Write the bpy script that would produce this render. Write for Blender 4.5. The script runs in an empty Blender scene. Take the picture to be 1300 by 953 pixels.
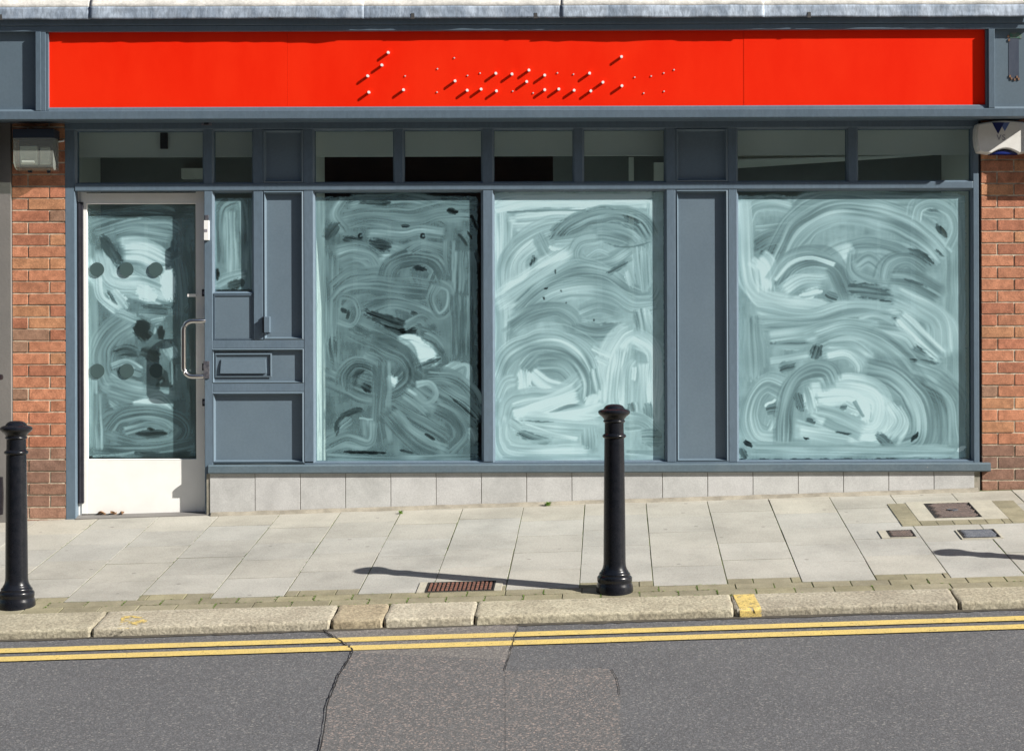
import bpy, bmesh, math, random
import numpy as np
from mathutils import Vector, noise
random.seed(7); rng = np.random.default_rng(5)
S = bpy.context.scene
COL = S.collection
F, D, CZ = 2217.0, 11.55, 1.6          # focal length in photo pixels, distance to the shopfront, eye height
R = math.radians

# ------------------------------------------------------------------ measuring helpers (real positions of real surfaces)
def X(px, y=0.0): return (px - 650) / F * (D + y)
def Z(py, y=0.0, px=650): return CZ + (431 - (py + (px - 650) * .003)) / F * (D + y)
SX, SY, G0 = .029, .1263, CZ - 1.094
def gz(x, y): return G0 + SX * x + SY * y          # pavement plane
def road_z(x, y):
    a = y + 2.6
    if a > -1.9: h = .1 * a
    elif a > -5: 
        k = (-1.9 - a) / 3.1
        h = -.19 - .1 * 3.1 * (k - k * k / 2)
    else: h = -.345 + (-5 - a) * .004
    return CZ - 1.470 + SX * x + h
def G(px, py):
    """point of the pavement plane seen at a photo position"""
    a = (px - 650) / F; b = (py + (px - 650) * .003 - 431) / F
    t = (-(G0 - CZ) + SY * D) / (b + SY + SX * a)
    x, y = a * t, t - D
    return x, y
def uv(px, py):
    x, y = G(px, py)
    return x - .057 * y, y + .017 * x
def xy(u, v): return u + .057 * v, v - .017 * u
def RG(px, py):
    a = (px - 650) / F; b = (py + (px - 650) * .003 - 431) / F
    t = (1.470 + .1 * (D - 2.6)) / (b + .1 + SX * a)
    return a * t, t - D

# ------------------------------------------------------------------ materials
def nt(name):
    m = bpy.data.materials.new(name); m.use_nodes = True
    n = m.node_tree; n.nodes.clear()
    o = n.nodes.new('ShaderNodeOutputMaterial')
    return m, n, o
def node(n, t, **k):
    x = n.nodes.new(t)
    for a, b in k.items():
        if a in x.inputs: x.inputs[a].default_value = b
        else: setattr(x, a, b)
    return x
def c4(c): return (c[0], c[1], c[2], 1)
def ramp(n, fac, stops):
    r = node(n, 'ShaderNodeValToRGB'); e = r.color_ramp.elements
    while len(e) < len(stops): e.new(.5)
    for i, (p, c) in enumerate(stops):
        e[i].position = p; e[i].color = c4(c) if isinstance(c, tuple) else (c, c, c, 1)
    n.links.new(fac, r.inputs[0]); return r
def mix(n, fac, a, b, mode='MIX'):
    m = node(n, 'ShaderNodeMix', data_type='RGBA', blend_type=mode)
    for s, v in ((0, fac), (6, a), (7, b)):
        if isinstance(v, (int, float)): m.inputs[s].default_value = v
        elif isinstance(v, tuple): m.inputs[s].default_value = c4(v)
        else: n.links.new(v, m.inputs[s])
    return m.outputs[2]
def coords(n, scale=(1, 1, 1)):
    tc = node(n, 'ShaderNodeTexCoord'); mp = node(n, 'ShaderNodeMapping'); mp.inputs['Scale'].default_value = scale
    n.links.new(tc.outputs['Object'], mp.inputs[0]); return mp.outputs[0]
def nz(n, co, scale, detail=4, rough=.6):
    x = node(n, 'ShaderNodeTexNoise', Scale=scale, Detail=detail, Roughness=rough); n.links.new(co, x.inputs[0]); return x.outputs[0]
def mat(name, c, c2=None, scale=8, rough=.5, metallic=0, bump=0, bscale=60, attr=None, fine=None, fscale=250, stretch=(1, 1, 1), spec=.5, coat=0, spots=None, chip=None):
    """base colour c drifting to c2 over patches, optional per-piece tone, fine grain and bump"""
    m, n, o = nt(name); b = node(n, 'ShaderNodeBsdfPrincipled', Roughness=rough, Metallic=metallic)
    b.inputs['Specular IOR Level'].default_value = spec; b.inputs['Coat Weight'].default_value = coat
    co = coords(n, stretch); col = None
    if c2 is not None:
        f = ramp(n, nz(n, co, scale, 5), [(.38, 0.0), (.62, 1.0)]).outputs[0]
        col = mix(n, f, c, c2)
    if fine is not None:
        g = ramp(n, nz(n, co, fscale, 2, .7), [(.36, 1 - fine), (.64, 1 + fine * .7)]).outputs[0]
        col = mix(n, 1.0, col if col is not None else c, g, 'MULTIPLY')
    if attr:
        a = node(n, 'ShaderNodeAttribute', attribute_name=attr)
        col = mix(n, 1.0, col if col is not None else c, a.outputs[0], 'MULTIPLY')
    if spots is not None:                              # (voronoi scale, radius, colour, noise scale of the broad stains)
        v = node(n, 'ShaderNodeTexVoronoi', Scale=spots[0]); n.links.new(coords(n), v.inputs[0])
        f = ramp(n, v.outputs['Distance'], [(spots[1], .75), (spots[1] * 1.5, 0.0)])
        sel = node(n, 'ShaderNodeSeparateColor'); n.links.new(v.outputs['Color'], sel.inputs[0])
        g = ramp(n, sel.outputs[0], [(.55, 0.0), (.57, 1.0)])
        ff_ = mix(n, 1.0, f.outputs[0], g.outputs[0], 'MULTIPLY'); col = mix(n, ff_, col if col is not None else c, spots[2])
        col = mix(n, 1.0, col, ramp(n, nz(n, coords(n), spots[3], 6, .65), [(.30, .80), (.5, 1.0), (.75, 1.06)]).outputs[0], 'MULTIPLY')
    if chip is not None:
        f = ramp(n, nz(n, coords(n, (1, 1, 2.5)), chip[0], 6, .7), [(chip[1], 0.0), (chip[1] + .015, 1.0)]); col = mix(n, f.outputs[0], col if col is not None else c, chip[2])
    if col is None: b.inputs['Base Color'].default_value = c4(c)
    else: n.links.new(col, b.inputs['Base Color'])
    if bump:
        bp = node(n, 'ShaderNodeBump', Strength=bump, Distance=.004); n.links.new(nz(n, co, bscale, 5), bp.inputs['Height'])
        n.links.new(bp.outputs[0], b.inputs['Normal'])
    n.links.new(b.outputs[0], o.inputs[0]); return m

GREY = (.105, .150, .196)
M = {}
M['frame'] = mat('grey_blue_gloss_paint', GREY, (.118, .165, .212), 5, .42, bump=.12, bscale=25, fine=.07, fscale=50, stretch=(1, 1, .35), chip=(22, .735, (.20, .235, .25)))
M['panel'] = mat('grey_blue_flat_paint', (.112, .158, .200), (.122, .170, .212), 3, .5, bump=.1, bscale=14, fine=.04, fscale=60)
M['chips'] = mat('sill_paint', (.100, .142, .172), (.118, .160, .188), 6, .45, bump=.25, bscale=40, fine=.08, fscale=60, chip=(14, .71, (.42, .38, .34)))
M['red'] = mat('red_sign_vinyl', (.92, .020, .003), (.96, .028, .005), 3, .5, spec=.08, stretch=(1, 1, .4), bump=.06, bscale=5)
M['white_door'] = mat('white_door_paint', (.87, .865, .835), (.82, .815, .785), 6, .45, bump=.05, bscale=30)
M['black'] = mat('black_rubber', (.012, .013, .02), (.02, .02, .03), 20, .6)
M['tile'] = mat('pale_stone_tile', (.52, .52, .51), (.47, .47, .46), 7, .7, attr='tone', fine=.09, fscale=120, bump=.1, spots=(9, .03, (.35, .34, .32), 2.4))
M['grout'] = mat('grout', (.32, .29, .24), (.20, .19, .15), 12, .9)
M['mortar'] = mat('mortar', (.62, .55, .43), (.34, .28, .21), 16, .95, bump=.6, bscale=120)
M['brick'] = mat('brick_clay', (1.0, 1.0, 1.0), (.66, .64, .62), 18, .85, attr='tone', fine=.22, fscale=110, bump=.5, bscale=90)
M['slab'] = mat('concrete_paving_slab', (.33, .322, .290), (.39, .38, .343), 2.6, .85, attr='tone', fine=.14, fscale=120, bump=.2, bscale=150, spots=(7, .075, (.20, .19, .17), 1.7))
M['block'] = mat('olive_block_paving', (.27, .245, .165), (.21, .19, .125), 9, .9, attr='tone', fine=.16, fscale=140, bump=.4, bscale=120)
M['joint'] = mat('sandy_mossy_joint', (.075, .068, .045), (.085, .115, .02), 4, .95, bump=.5, bscale=90)
M['kerb'] = mat('kerb_granite', (.40, .37, .285), (.32, .29, .22), 5, .9, attr='tone', fine=.34, fscale=70, bump=.8, bscale=70)
M['farbrick'] = mat('far_brick', (.26, .15, .10), (.20, .12, .09), 3, .9, fine=.15, fscale=14)
M['fillet'] = mat('cement_fillet', (.34, .31, .25), (.22, .20, .16), 9, .95, bump=.5, bscale=60, fine=.15)
M['lead'] = mat('lead_sheet', (.37, .43, .51), (.21, .26, .33), 9, .6, metallic=.15, bump=.7, bscale=30, fine=.25, fscale=45, stretch=(1, 1, .35))
M['leadtop'] = mat('lead_sheet_sunlit', (.66, .64, .60), (.50, .49, .46), 7, .7, bump=.6, bscale=30, fine=.12, fscale=60)  # sunlit look of the roof slope put into a paler lead colour
M['clip'] = mat('dark_lead_clip', (.05, .05, .05), rough=.6)
M['steel'] = mat('brushed_steel', (.62, .61, .60), rough=.24, metallic=1)
M['dullsteel'] = mat('worn_steel_plate', (.35, .35, .38), (.18, .18, .22), 60, .4, metallic=.8)
M['cast'] = mat('black_gloss_paint', (.006, .0075, .011), (.010, .011, .015), 25, .24, bump=.2, bscale=30, spec=.35)
M['rust'] = mat('rusty_iron', (.22, .088, .055), (.12, .06, .045), 35, .85, bump=.5, fine=.3, fscale=120)
M['iron'] = mat('brown_cast_iron', (.135, .098, .085), (.085, .065, .06), 25, .75, bump=.5, fine=.3, fscale=120)
M['blueiron'] = mat('blue_grey_cast_iron', (.075, .085, .11), (.12, .13, .15), 30, .7, bump=.5, fine=.25, fscale=120)
M['concrete'] = mat('cover_concrete', (.43, .405, .33), (.36, .34, .28), 8, .9, fine=.12, fscale=120, bump=.3)
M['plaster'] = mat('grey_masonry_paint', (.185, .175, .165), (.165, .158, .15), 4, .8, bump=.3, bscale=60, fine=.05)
M['intwall'] = mat('interior_cream_paint', (.90, .88, .81), (.87, .85, .78), 3, .8)
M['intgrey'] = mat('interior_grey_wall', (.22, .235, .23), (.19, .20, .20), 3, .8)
M['intdark'] = mat('interior_dark', (.03, .035, .04), (.02, .022, .028), 4, .9)  # near-black, the darkness of the unlit rear room put into the colour
M['intfloor'] = mat('interior_floor', (.42, .42, .40), (.36, .36, .34), 4, .8)
M['plastic'] = mat('white_plastic', (.80, .80, .78), rough=.35)
M['alarm'] = mat('off_white_alarm_plastic', (.72, .71, .68), (.66, .65, .62), 12, .4)
M['navy'] = mat('navy_print', (.008, .015, .10), rough=.4)
M['blue'] = mat('faded_blue_print', (.10, .15, .36), rough=.4)
M['greytext'] = mat('grey_print', (.25, .24, .27), rough=.4)
M['dome'] = mat('blue_strobe_plastic', (.012, .022, .13), rough=.12)
M['housing'] = mat('dark_lamp_housing', (.018, .028, .045), rough=.4)
M['reflector'] = mat('lamp_reflector', (.55, .62, .58), (.70, .72, .66), 25, .3, metallic=.4)
M['dot'] = mat('grey_green_vinyl', (.058, .098, .100), rough=.4)
M['leaf'] = mat('weed_leaf', (.16, .30, .02), (.10, .20, .02), 40, .7)
M['litter'] = mat('dry_leaf', (.22, .12, .06), (.30, .18, .10), 30, .8)
M['rustmark'] = mat('rusty_fixing', (.30, .16, .09), (.12, .08, .06), 60, .8)
M['greenmark'] = mat('green_paint_residue', (.03, .16, .10), (.16, .18, .17), 45, .8)
M['darkmark'] = mat('bare_dark_patch', (.035, .05, .085), (.06, .075, .11), 12, .7, stretch=(1, 1, .3))

def yellow(name, cut, strength=.6, fs=30):
    m, n, o = nt(name); co = coords(n)
    b = node(n, 'ShaderNodeBsdfPrincipled', Roughness=.7)
    c = mix(n, ramp(n, nz(n, co, 9, 5), [(.35, 0.0), (.7, 1.0)]).outputs[0], (.68, .51, .155), (.56, .43, .16))
    c = mix(n, ramp(n, nz(n, co, 160, 3), [(.42, 1.0), (.5, 0.0)]).outputs[0], c, (.45, .34, .12))
    n.links.new(c, b.inputs[0])
    tr = node(n, 'ShaderNodeBsdfTransparent'); ms = node(n, 'ShaderNodeMixShader')
    f = ramp(n, nz(n, co, fs, 6, .75), [(cut, 0.0), (cut + .06, 1.0)])
    n.links.new(f.outputs[0], ms.inputs[0]); n.links.new(tr.outputs[0], ms.inputs[1]); n.links.new(b.outputs[0], ms.inputs[2])
    n.links.new(ms.outputs[0], o.inputs[0]); return m
M['yline'] = yellow('yellow_road_paint', .34, fs=45)
M['ymark'] = yellow('worn_yellow_kerb_paint', .39, fs=28)
M['yscrap'] = yellow('yellow_paint_splash', .53, fs=16)

def asphalt(name, base, chip, chipf, base2):
    m, n, o = nt(name); co = coords(n)
    b = node(n, 'ShaderNodeBsdfPrincipled', Roughness=.85)
    c = mix(n, ramp(n, nz(n, co, 1.3, 4), [(.35, 0.0), (.65, 1.0)]).outputs[0], base, base2)
    v = node(n, 'ShaderNodeTexVoronoi', Scale=165.0); n.links.new(co, v.inputs[0])
    sp = ramp(n, v.outputs['Color'], [(.5 - chipf * .3, .72), (.62, 1.0), (.9, 1.3)])
    c = mix(n, 1.0, c, sp.outputs[0], 'MULTIPLY')
    w = node(n, 'ShaderNodeTexVoronoi', Scale=125.0); n.links.new(co, w.inputs[0])
    hsv = node(n, 'ShaderNodeSeparateColor'); n.links.new(w.outputs['Color'], hsv.inputs[0])
    f = ramp(n, hsv.outputs[0], [(1 - chipf, 0.0), (1 - chipf + .05, 1.0)])
    c = mix(n, f.outputs[0], c, chip)
    c = mix(n, ramp(n, nz(n, co, 35, 4, .7), [(.60, 0.0), (.70, 1.0)]).outputs[0], c, tuple(q * .75 for q in base))
    n.links.new(c, b.inputs[0])
    bp = node(n, 'ShaderNodeBump', Strength=.6, Distance=.006); n.links.new(nz(n, co, 120, 4, .7), bp.inputs['Height']); n.links.new(bp.outputs[0], b.inputs['Normal'])
    n.links.new(b.outputs[0], o.inputs[0]); return m
M['road'] = asphalt('asphalt', (.116, .118, .125), (.20, .195, .19), .09, (.103, .105, .112))
M['patch'] = asphalt('worn_chip_asphalt', (.116, .115, .117), (.26, .215, .195), .16, (.124, .122, .122))
M['patch2'] = asphalt('old_grey_asphalt', (.14, .135, .13), (.24, .22, .20), .2, (.16, .15, .145))
M['dirt'] = mat('gutter_dirt', (.045, .04, .032), (.07, .06, .045), 20, .95, bump=.6)
M['crack'] = mat('crack', (.012, .011, .011), rough=.95)

def glass(name, tint, rgh=.0, boost=1.0):
    m, n, o = nt(name)
    tr = node(n, 'ShaderNodeBsdfTransparent'); tr.inputs[0].default_value = c4(tint)
    gl = node(n, 'ShaderNodeBsdfGlossy', Roughness=rgh)
    # Schlick reflectance, the same from either side of the sheet
    ge = node(n, 'ShaderNodeNewGeometry'); d = node(n, 'ShaderNodeVectorMath', operation='DOT_PRODUCT'); n.links.new(ge.outputs['Incoming'], d.inputs[0]); n.links.new(ge.outputs['Normal'], d.inputs[1])
    def mth(op, a, b=None):
        q = node(n, 'ShaderNodeMath', operation=op)
        for i, v in enumerate((a, b)):
            if v is None: continue
            if isinstance(v, (int, float)): q.inputs[i].default_value = v
            else: n.links.new(v, q.inputs[i])
        return q.outputs[0]
    f5 = mth('POWER', mth('SUBTRACT', 1.0, mth('ABSOLUTE', d.outputs['Value'])), 5.0)
    rf = mth('ADD', mth('MULTIPLY', f5, .62), .035); ms = node(n, 'ShaderNodeMixShader')
    n.links.new(rf, ms.inputs[0]); n.links.new(tr.outputs[0], ms.inputs[1]); n.links.new(gl.outputs[0], ms.inputs[2])
    n.links.new(ms.outputs[0], o.inputs[0]); return m
M['glass'] = glass('green_tinted_glass', (.90, .968, .982))
def lens():
    m, n, o = nt('ribbed_clear_lens')
    tr = node(n, 'ShaderNodeBsdfTransparent'); tr.inputs[0].default_value = (.85, .9, .86, 1)
    b = node(n, 'ShaderNodeBsdfPrincipled', Roughness=.25); b.inputs[0].default_value = (.62, .66, .60, 1)
    ms = node(n, 'ShaderNodeMixShader'); ms.inputs[0].default_value = .28
    n.links.new(tr.outputs[0], ms.inputs[1]); n.links.new(b.outputs[0], ms.inputs[2]); n.links.new(ms.outputs[0], o.inputs[0]); return m
M['lens'] = lens()
def wash():
    m, n, o = nt('whitewash_on_glass')
    a = node(n, 'ShaderNodeAttribute', attribute_name='cover')
    tr = node(n, 'ShaderNodeBsdfTransparent'); df = node(n, 'ShaderNodeBsdfDiffuse'); tl = node(n, 'ShaderNodeBsdfTranslucent')
    tn = ramp(n, a.outputs['Fac'], [(.25, (.68, .88, .92)), (.6, (.83, .955, .975)), (.88, (.98, .99, .99))]); n.links.new(tn.outputs[0], df.inputs[0]); tl.inputs[0].default_value = (.8, .95, .95, 1)
    m1 = node(n, 'ShaderNodeMixShader'); m1.inputs[0].default_value = .12
    n.links.new(df.outputs[0], m1.inputs[1]); n.links.new(tl.outputs[0], m1.inputs[2])
    ms = node(n, 'ShaderNodeMixShader')
    rp_ = ramp(n, a.outputs['Fac'], [(0.0, 0.0), (.20, .13), (.40, .40), (.60, .68), (.84, 1.0)]); n.links.new(rp_.outputs[0], ms.inputs[0])
    n.links.new(tr.outputs[0], ms.inputs[1]); n.links.new(m1.outputs[0], ms.inputs[2]); n.links.new(ms.outputs[0], o.inputs[0]); return m
M['wash'] = wash()

# ------------------------------------------------------------------ mesh builder
class MB:
    def __init__(s): s.v = []; s.f = []; s.t = []; s.tone = (1, 1, 1)
    def quad(s, *p):
        b = len(s.v); s.v += [tuple(q) for q in p]; s.t += [s.tone] * len(p); s.f.append(tuple(range(b, b + len(p))))
    def hexa(s, p):
        """p: 8 points, bottom ring then top ring, each counter-clockwise"""
        b = len(s.v); s.v += [tuple(q) for q in p]; s.t += [s.tone] * 8
        for f in ((3, 2, 1, 0), (4, 5, 6, 7), (0, 1, 5, 4), (1, 2, 6, 5), (2, 3, 7, 6), (3, 0, 4, 7)): s.f.append(tuple(b + i for i in f))
    def box(s, x0, x1, y0, y1, z0, z1):
        s.hexa([(x0, y0, z0), (x1, y0, z0), (x1, y1, z0), (x0, y1, z0), (x0, y0, z1), (x1, y0, z1), (x1, y1, z1), (x0, y1, z1)])
    def grid(s, fn, nu, nv, wrap=False):
        b = len(s.v)
        for j in range(nv + 1):
            for i in range(nu + (0 if wrap else 1)): s.v.append(tuple(fn(i / nu, j / nv))); s.t.append(s.tone)
        w = nu if wrap else nu + 1
        for j in range(nv):
            for i in range(nu):
                i2 = (i + 1) % w; s.f.append((b + j * w + i, b + j * w + i2, b + (j + 1) * w + i2, b + (j + 1) * w + i))
    def ring(s, x0, x1, z0, z1, w, yo, yi, yb, close=None):
        """bevelled bead: outer rectangle at depth yo slopes in to inner rectangle at yi, then returns to yb"""
        A = [(x0, z0), (x1, z0), (x1, z1), (x0, z1)]; B = [(x0 + w, z0 + w), (x1 - w, z0 + w), (x1 - w, z1 - w), (x0 + w, z1 - w)]
        for i in range(4):
            j = (i + 1) % 4
            s.quad((A[i][0], yo, A[i][1]), (A[j][0], yo, A[j][1]), (B[j][0], yi, B[j][1]), (B[i][0], yi, B[i][1]))
            s.quad((B[i][0], yi, B[i][1]), (B[j][0], yi, B[j][1]), (B[j][0], yb, B[j][1]), (B[i][0], yb, B[i][1]))
        if close is not None: s.quad(*[(q[0], yb, q[1]) for q in B])
    def lathe(s, prof, n=48, c=(0, 0, 0)):
        s.grid(lambda u, v: (c[0] + prof[round(v * (len(prof) - 1))][0] * math.cos(u * 2 * math.pi), c[1] + prof[round(v * (len(prof) - 1))][0] * math.sin(u * 2 * math.pi), c[2] + prof[round(v * (len(prof) - 1))][1]), n, len(prof) - 1, True)
        b = len(s.v); r, z = prof[-1]
        if r > .0005: s.quad(*[(c[0] + r * math.cos(k * 2 * math.pi / n), c[1] + r * math.sin(k * 2 * math.pi / n), c[2] + z) for k in range(n)])
    def tube(s, pts, r, n=14):
        P = [Vector(p) for p in pts]; rings = []
        up = Vector((0, 0, 1))
        for i, p in enumerate(P):
            t = (P[min(i + 1, len(P) - 1)] - P[max(i - 1, 0)]).normalized()
            a = t.cross(up if abs(t.z) < .9 else Vector((0, 1, 0))).normalized(); b = t.cross(a)
            if rings and a.dot(rings[-1][1]) < 0: a = -a; b = -b
            rings.append((p, a, b))
        base = len(s.v)
        for p, a, b in rings:
            for k in range(n):
                q = 2 * math.pi * k / n; s.v.append(tuple(p + a * r * math.cos(q) + b * r * math.sin(q))); s.t.append(s.tone)
        for i in range(len(rings) - 1):
            for k in range(n):
                s.f.append((base + i * n + k, base + i * n + (k + 1) % n, base + (i + 1) * n + (k + 1) % n, base + (i + 1) * n + k))
        s.f.append(tuple(base + k for k in range(n))); s.f.append(tuple(base + (len(rings) - 1) * n + k for k in range(n)))
    def prism(s, pts, y0, y1):
        """polygon in x,z pushed from y0 to y1"""
        n = len(pts); b = len(s.v)
        for y in (y0, y1): s.v += [(p[0], y, p[1]) for p in pts]; s.t += [s.tone] * n
        s.f.append(tuple(range(b, b + n))); s.f.append(tuple(range(b + 2 * n - 1, b + n - 1, -1)))
        for i in range(n): j = (i + 1) % n; s.f.append((b + i, b + n + i, b + n + j, b + j))
    def build(s, name, m, parent=None, smooth=False, bevel=0, origin=None, label=None):
        me = bpy.data.meshes.new(name)
        off = Vector(origin) if origin else Vector((0, 0, 0))
        me.from_pydata([tuple(Vector(v) - off) for v in s.v], [], s.f); me.update()
        if any(t != (1, 1, 1) for t in s.t):
            a = me.attributes.new('tone', 'FLOAT_COLOR', 'POINT'); a.data.foreach_set('color', [q for t in s.t for q in (t[0], t[1], t[2], 1)])
        elif m and any(nd.type == 'ATTRIBUTE' and nd.attribute_name == 'tone' for nd in m.node_tree.nodes):
            a = me.attributes.new('tone', 'FLOAT_COLOR', 'POINT'); a.data.foreach_set('color', [1.0] * (4 * len(s.v)))
        bm = bmesh.new(); bm.from_mesh(me); bmesh.ops.recalc_face_normals(bm, faces=bm.faces); bm.to_mesh(me); bm.free()
        if smooth:
            me.polygons.foreach_set('use_smooth', [True] * len(me.polygons))
            try: me.set_sharp_from_angle(angle=R(38))
            except Exception: pass
        me.materials.append(m)
        o = bpy.data.objects.new(name, me); COL.objects.link(o)
        if parent: 
            o.parent = parent
            o.location = off - (parent_world(parent))
        else: o.location = off
        if bevel:
            bv = o.modifiers.new('Bevel', 'BEVEL'); bv.width = bevel; bv.segments = 2; bv.limit_method = 'ANGLE'; bv.angle_limit = R(40)
        if label: o['label'] = label
        return o
def parent_world(o):
    v = Vector((0, 0, 0))
    while o: v += o.location; o = o.parent
    return v
def tag(o, label=None, cat=None, group=None, kind=None):
    for k, v in (('label', label), ('category', cat), ('group', group), ('kind', kind)):
        if v: o[k] = v
    return o
def empty(name, loc, label, cat, group=None):
    o = bpy.data.objects.new(name, None); COL.objects.link(o); o.location = loc; o.empty_display_size = .1
    return tag(o, label, cat, group)
def rb(m, *a):
    b = MB(); b.box(*a); return b

# ================================================================== THE BUILDING
B = empty('shop_building', (0, 0, gz(0, 0)), 'closed shop with a grey-blue timber front, whitewashed windows and a long red blank sign', 'shop')
def P(mb, name, m, **k): return mb.build(name, M[m], k.pop('parent', B), **k)

# ---- brick
ZC0 = Z(250.0)                # a bed joint
CO = 15.06 / F * D            # course height
def brick_wall(name, x0, x1, zlo, zhi, y=0.0, depth=.1, start=0, label=None, pier=None, gutterless=True):
    mb = MB(); jt = .0100
    k0 = int(math.floor((zlo - ZC0) / CO)); k1 = int(math.ceil((zhi - ZC0) / CO))
    hd, st = .104, .215
    for k in range(k0, k1):
        z0, z1 = ZC0 + k * CO + jt / 2, ZC0 + (k + 1) * CO - jt / 2
        z1 = min(z1, zhi); 
        if z1 <= z0: continue
        par = (k + start) % 2
        cuts = []
        if pier: cuts = [x0, x0 + (pier[0] if par else (x1 - x0) - pier[0]), x1]
        else:
            x = x0 + (hd if par else st); cuts = [x0]
            while x < x1 - .03: cuts.append(x); x += st + jt
            cuts.append(x1)
        for a, b in zip(cuts[:-1], cuts[1:]):
            r = random.random()
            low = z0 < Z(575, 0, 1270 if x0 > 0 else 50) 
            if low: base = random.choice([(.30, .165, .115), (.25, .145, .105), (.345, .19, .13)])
            elif r < .50: base = (.53, .225, .125)
            elif r < .74: base = (.47, .185, .105)
            elif r < .90: base = (.56, .27, .14)
            else: base = (.33, .19, .125)
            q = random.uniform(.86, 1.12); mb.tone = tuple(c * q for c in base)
            ja = jt / 2 if a > x0 + .001 else 0; jb = jt / 2 if b < x1 - .001 else 0
            dy = random.uniform(-.0018, .0018); e = lambda: random.uniform(-.0012, .0012)
            A, Bx = a + ja, b - jb
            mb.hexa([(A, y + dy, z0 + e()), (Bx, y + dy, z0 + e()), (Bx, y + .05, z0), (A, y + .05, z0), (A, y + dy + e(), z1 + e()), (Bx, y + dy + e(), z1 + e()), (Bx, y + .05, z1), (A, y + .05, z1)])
    o = P(mb, name, 'brick', bevel=.0018, label=label)
    mo = MB()
    mo.box(x0 + .001, x1 - .001, y + .0045, y + depth + .1, zlo, zhi)
    P(mo, 'mortar', 'mortar', parent=o)
    return o
brick_wall('brick_pier', X(16), X(83), -.25, Z(140), start=0, pier=(.104,), label='narrow orange brick pier left of the white door')
brick_wall('brick_wall', X(1246.5), X(1246.5) + 4.2, .1, Z(120), start=0, label='orange brick wall right of the shop windows')
# upper storey above the roof of the fascia
brick_wall('upper_wall', -8.2, 8.0, Z(-60, 0), 5.6, y=.02, label='brick upper storey above the fascia roof')
pl = MB(); pl.box(X(-300), X(15.5), -.03, .3, -.4, Z(140)); P(pl, 'rendered_pier', 'plaster', label='plain grey rendered pier at the left edge')
bl = MB(); bl.box(-8.2, X(-301), .03, .3, -.6, Z(140)); P(bl, 'side_wall', 'plaster')

# ---- timber frame: posts, rails
T = .085
POSTS = [(83, 95.5, 152, 657, 0), (259.5, 270, 152, 655, 0), (322, 334, 152, 431, .001), (386, 398, 152, 586, 0),
         (613.5, 626, 152, 586, .0), (846.5, 858, 152, 586, .0), (925, 936, 152, 586, 0), (1236, 1243, 152, 622, 0)]
for a, b, t, c, y in POSTS:
    z0 = Z(c, 0, (a + b) / 2) - (.2 if c > 600 else 0)
    P(rb(0, X(a), X(b), y, T, z0, Z(t)), 'post', 'frame', bevel=.003)
for a, b in ((501.5, 512), (730, 740.5), (1078, 1089)):
    P(rb(0, X(a), X(b), .001, T, Z(236), Z(154)), 'mullion', 'frame', bevel=.003)
P(rb(0, X(95.5), X(1236), -.004, T - .003, Z(241), Z(232)), 'transom_rail', 'frame', bevel=.004)
P(rb(0, X(83.2), X(1242.8), -.006, T - .005, Z(163), Z(140)), 'head_rail', 'frame', bevel=.003)
P(rb(0, X(1243), X(1246.4), .018, T, Z(640), Z(140)), 'sealant_joint', 'black')

def pane(px0, px1, py0, py1, name, gy=.034, bead=3.0, cat='window', parent=B, label=None, botlight=False):
    """bead round the glass is the window, the sheet of glass its child"""
    w = X(650 + bead); mb = MB(); x0, x1, z0, z1 = X(px0), X(px1), Z(py1), Z(py0)
    mb.ring(x0 - .004, x1 + .004, z0 - .004, z1 + .004, w, .006, .022, gy + .004)
    mb.box(x0 - .004, x0 + w * .9, gy + .007, gy + .03, z0, z1); mb.box(x1 - w * .9, x1 + .004, gy + .007, gy + .03, z0, z1)
    mb.box(x0, x1, gy + .0075, gy + .03, z0 - .004, z0 + w * .9); mb.box(x0, x1, gy + .0075, gy + .03, z1 - w * .9, z1 + .004)
    o = P(mb, name, 'frame', parent=parent, label=label)
    g = MB(); g.box(x0 + w * .5, x1 - w * .5, gy, gy + .006, z0 + w * .5, z1 - w * .5)
    P(g, 'glass', 'glass', parent=o); return o
# transom lights
for a, b in ((96, 259), (270, 322), (398, 501.5), (512, 613.5), (626, 730), (740.5, 846.5), (936, 1078), (1089, 1236)):
    pane(a, b, 163, 232, 'transom_window', bead=2.6)
# display windows
WIN = [pane(398, 613.5, 241, 587, 'shop_window', label='shop window left of centre, thinly whitewashed with dark gaps'),
       pane(626, 846.5, 241, 587, 'shop_window', label='middle shop window, thickly whitewashed in pale swirls'),
       pane(936, 1236, 241, 587, 'shop_window', label='widest shop window, at the right, whitewashed in curling arches'),
       pane(270, 322, 241, 371, 'side_window', label='narrow whitewashed side window beside the door')]

def panel(px0, px1, py0, py1, name, dep=.030, bead=4.0, yo=.004, wide=None, parent=B, label=None):
    mb = MB(); w = X(650 + bead)
    mb.ring(X(px0), X(px1), Z(py1), Z(py0), w * .55, yo, yo - .006, yo + .001)
    mb.ring(X(px0) + w * .55, X(px1) - w * .55, Z(py1) + w * .55, Z(py0) - w * .55, w * .5, yo + .001, dep, dep + .0005, close=1)
    return P(mb, name, 'panel', parent=parent, label=label)
panel(334, 386, 163, 232, 'timber_panel', dep=.02); panel(858, 925, 163, 232, 'timber_panel', dep=.02)
panel(334, 386, 241, 431, 'timber_panel', label='tall narrow timber panel right of the side window')
panel(858, 925, 241, 587, 'timber_panel', label='tall timber panel between the middle and right windows')
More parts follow.
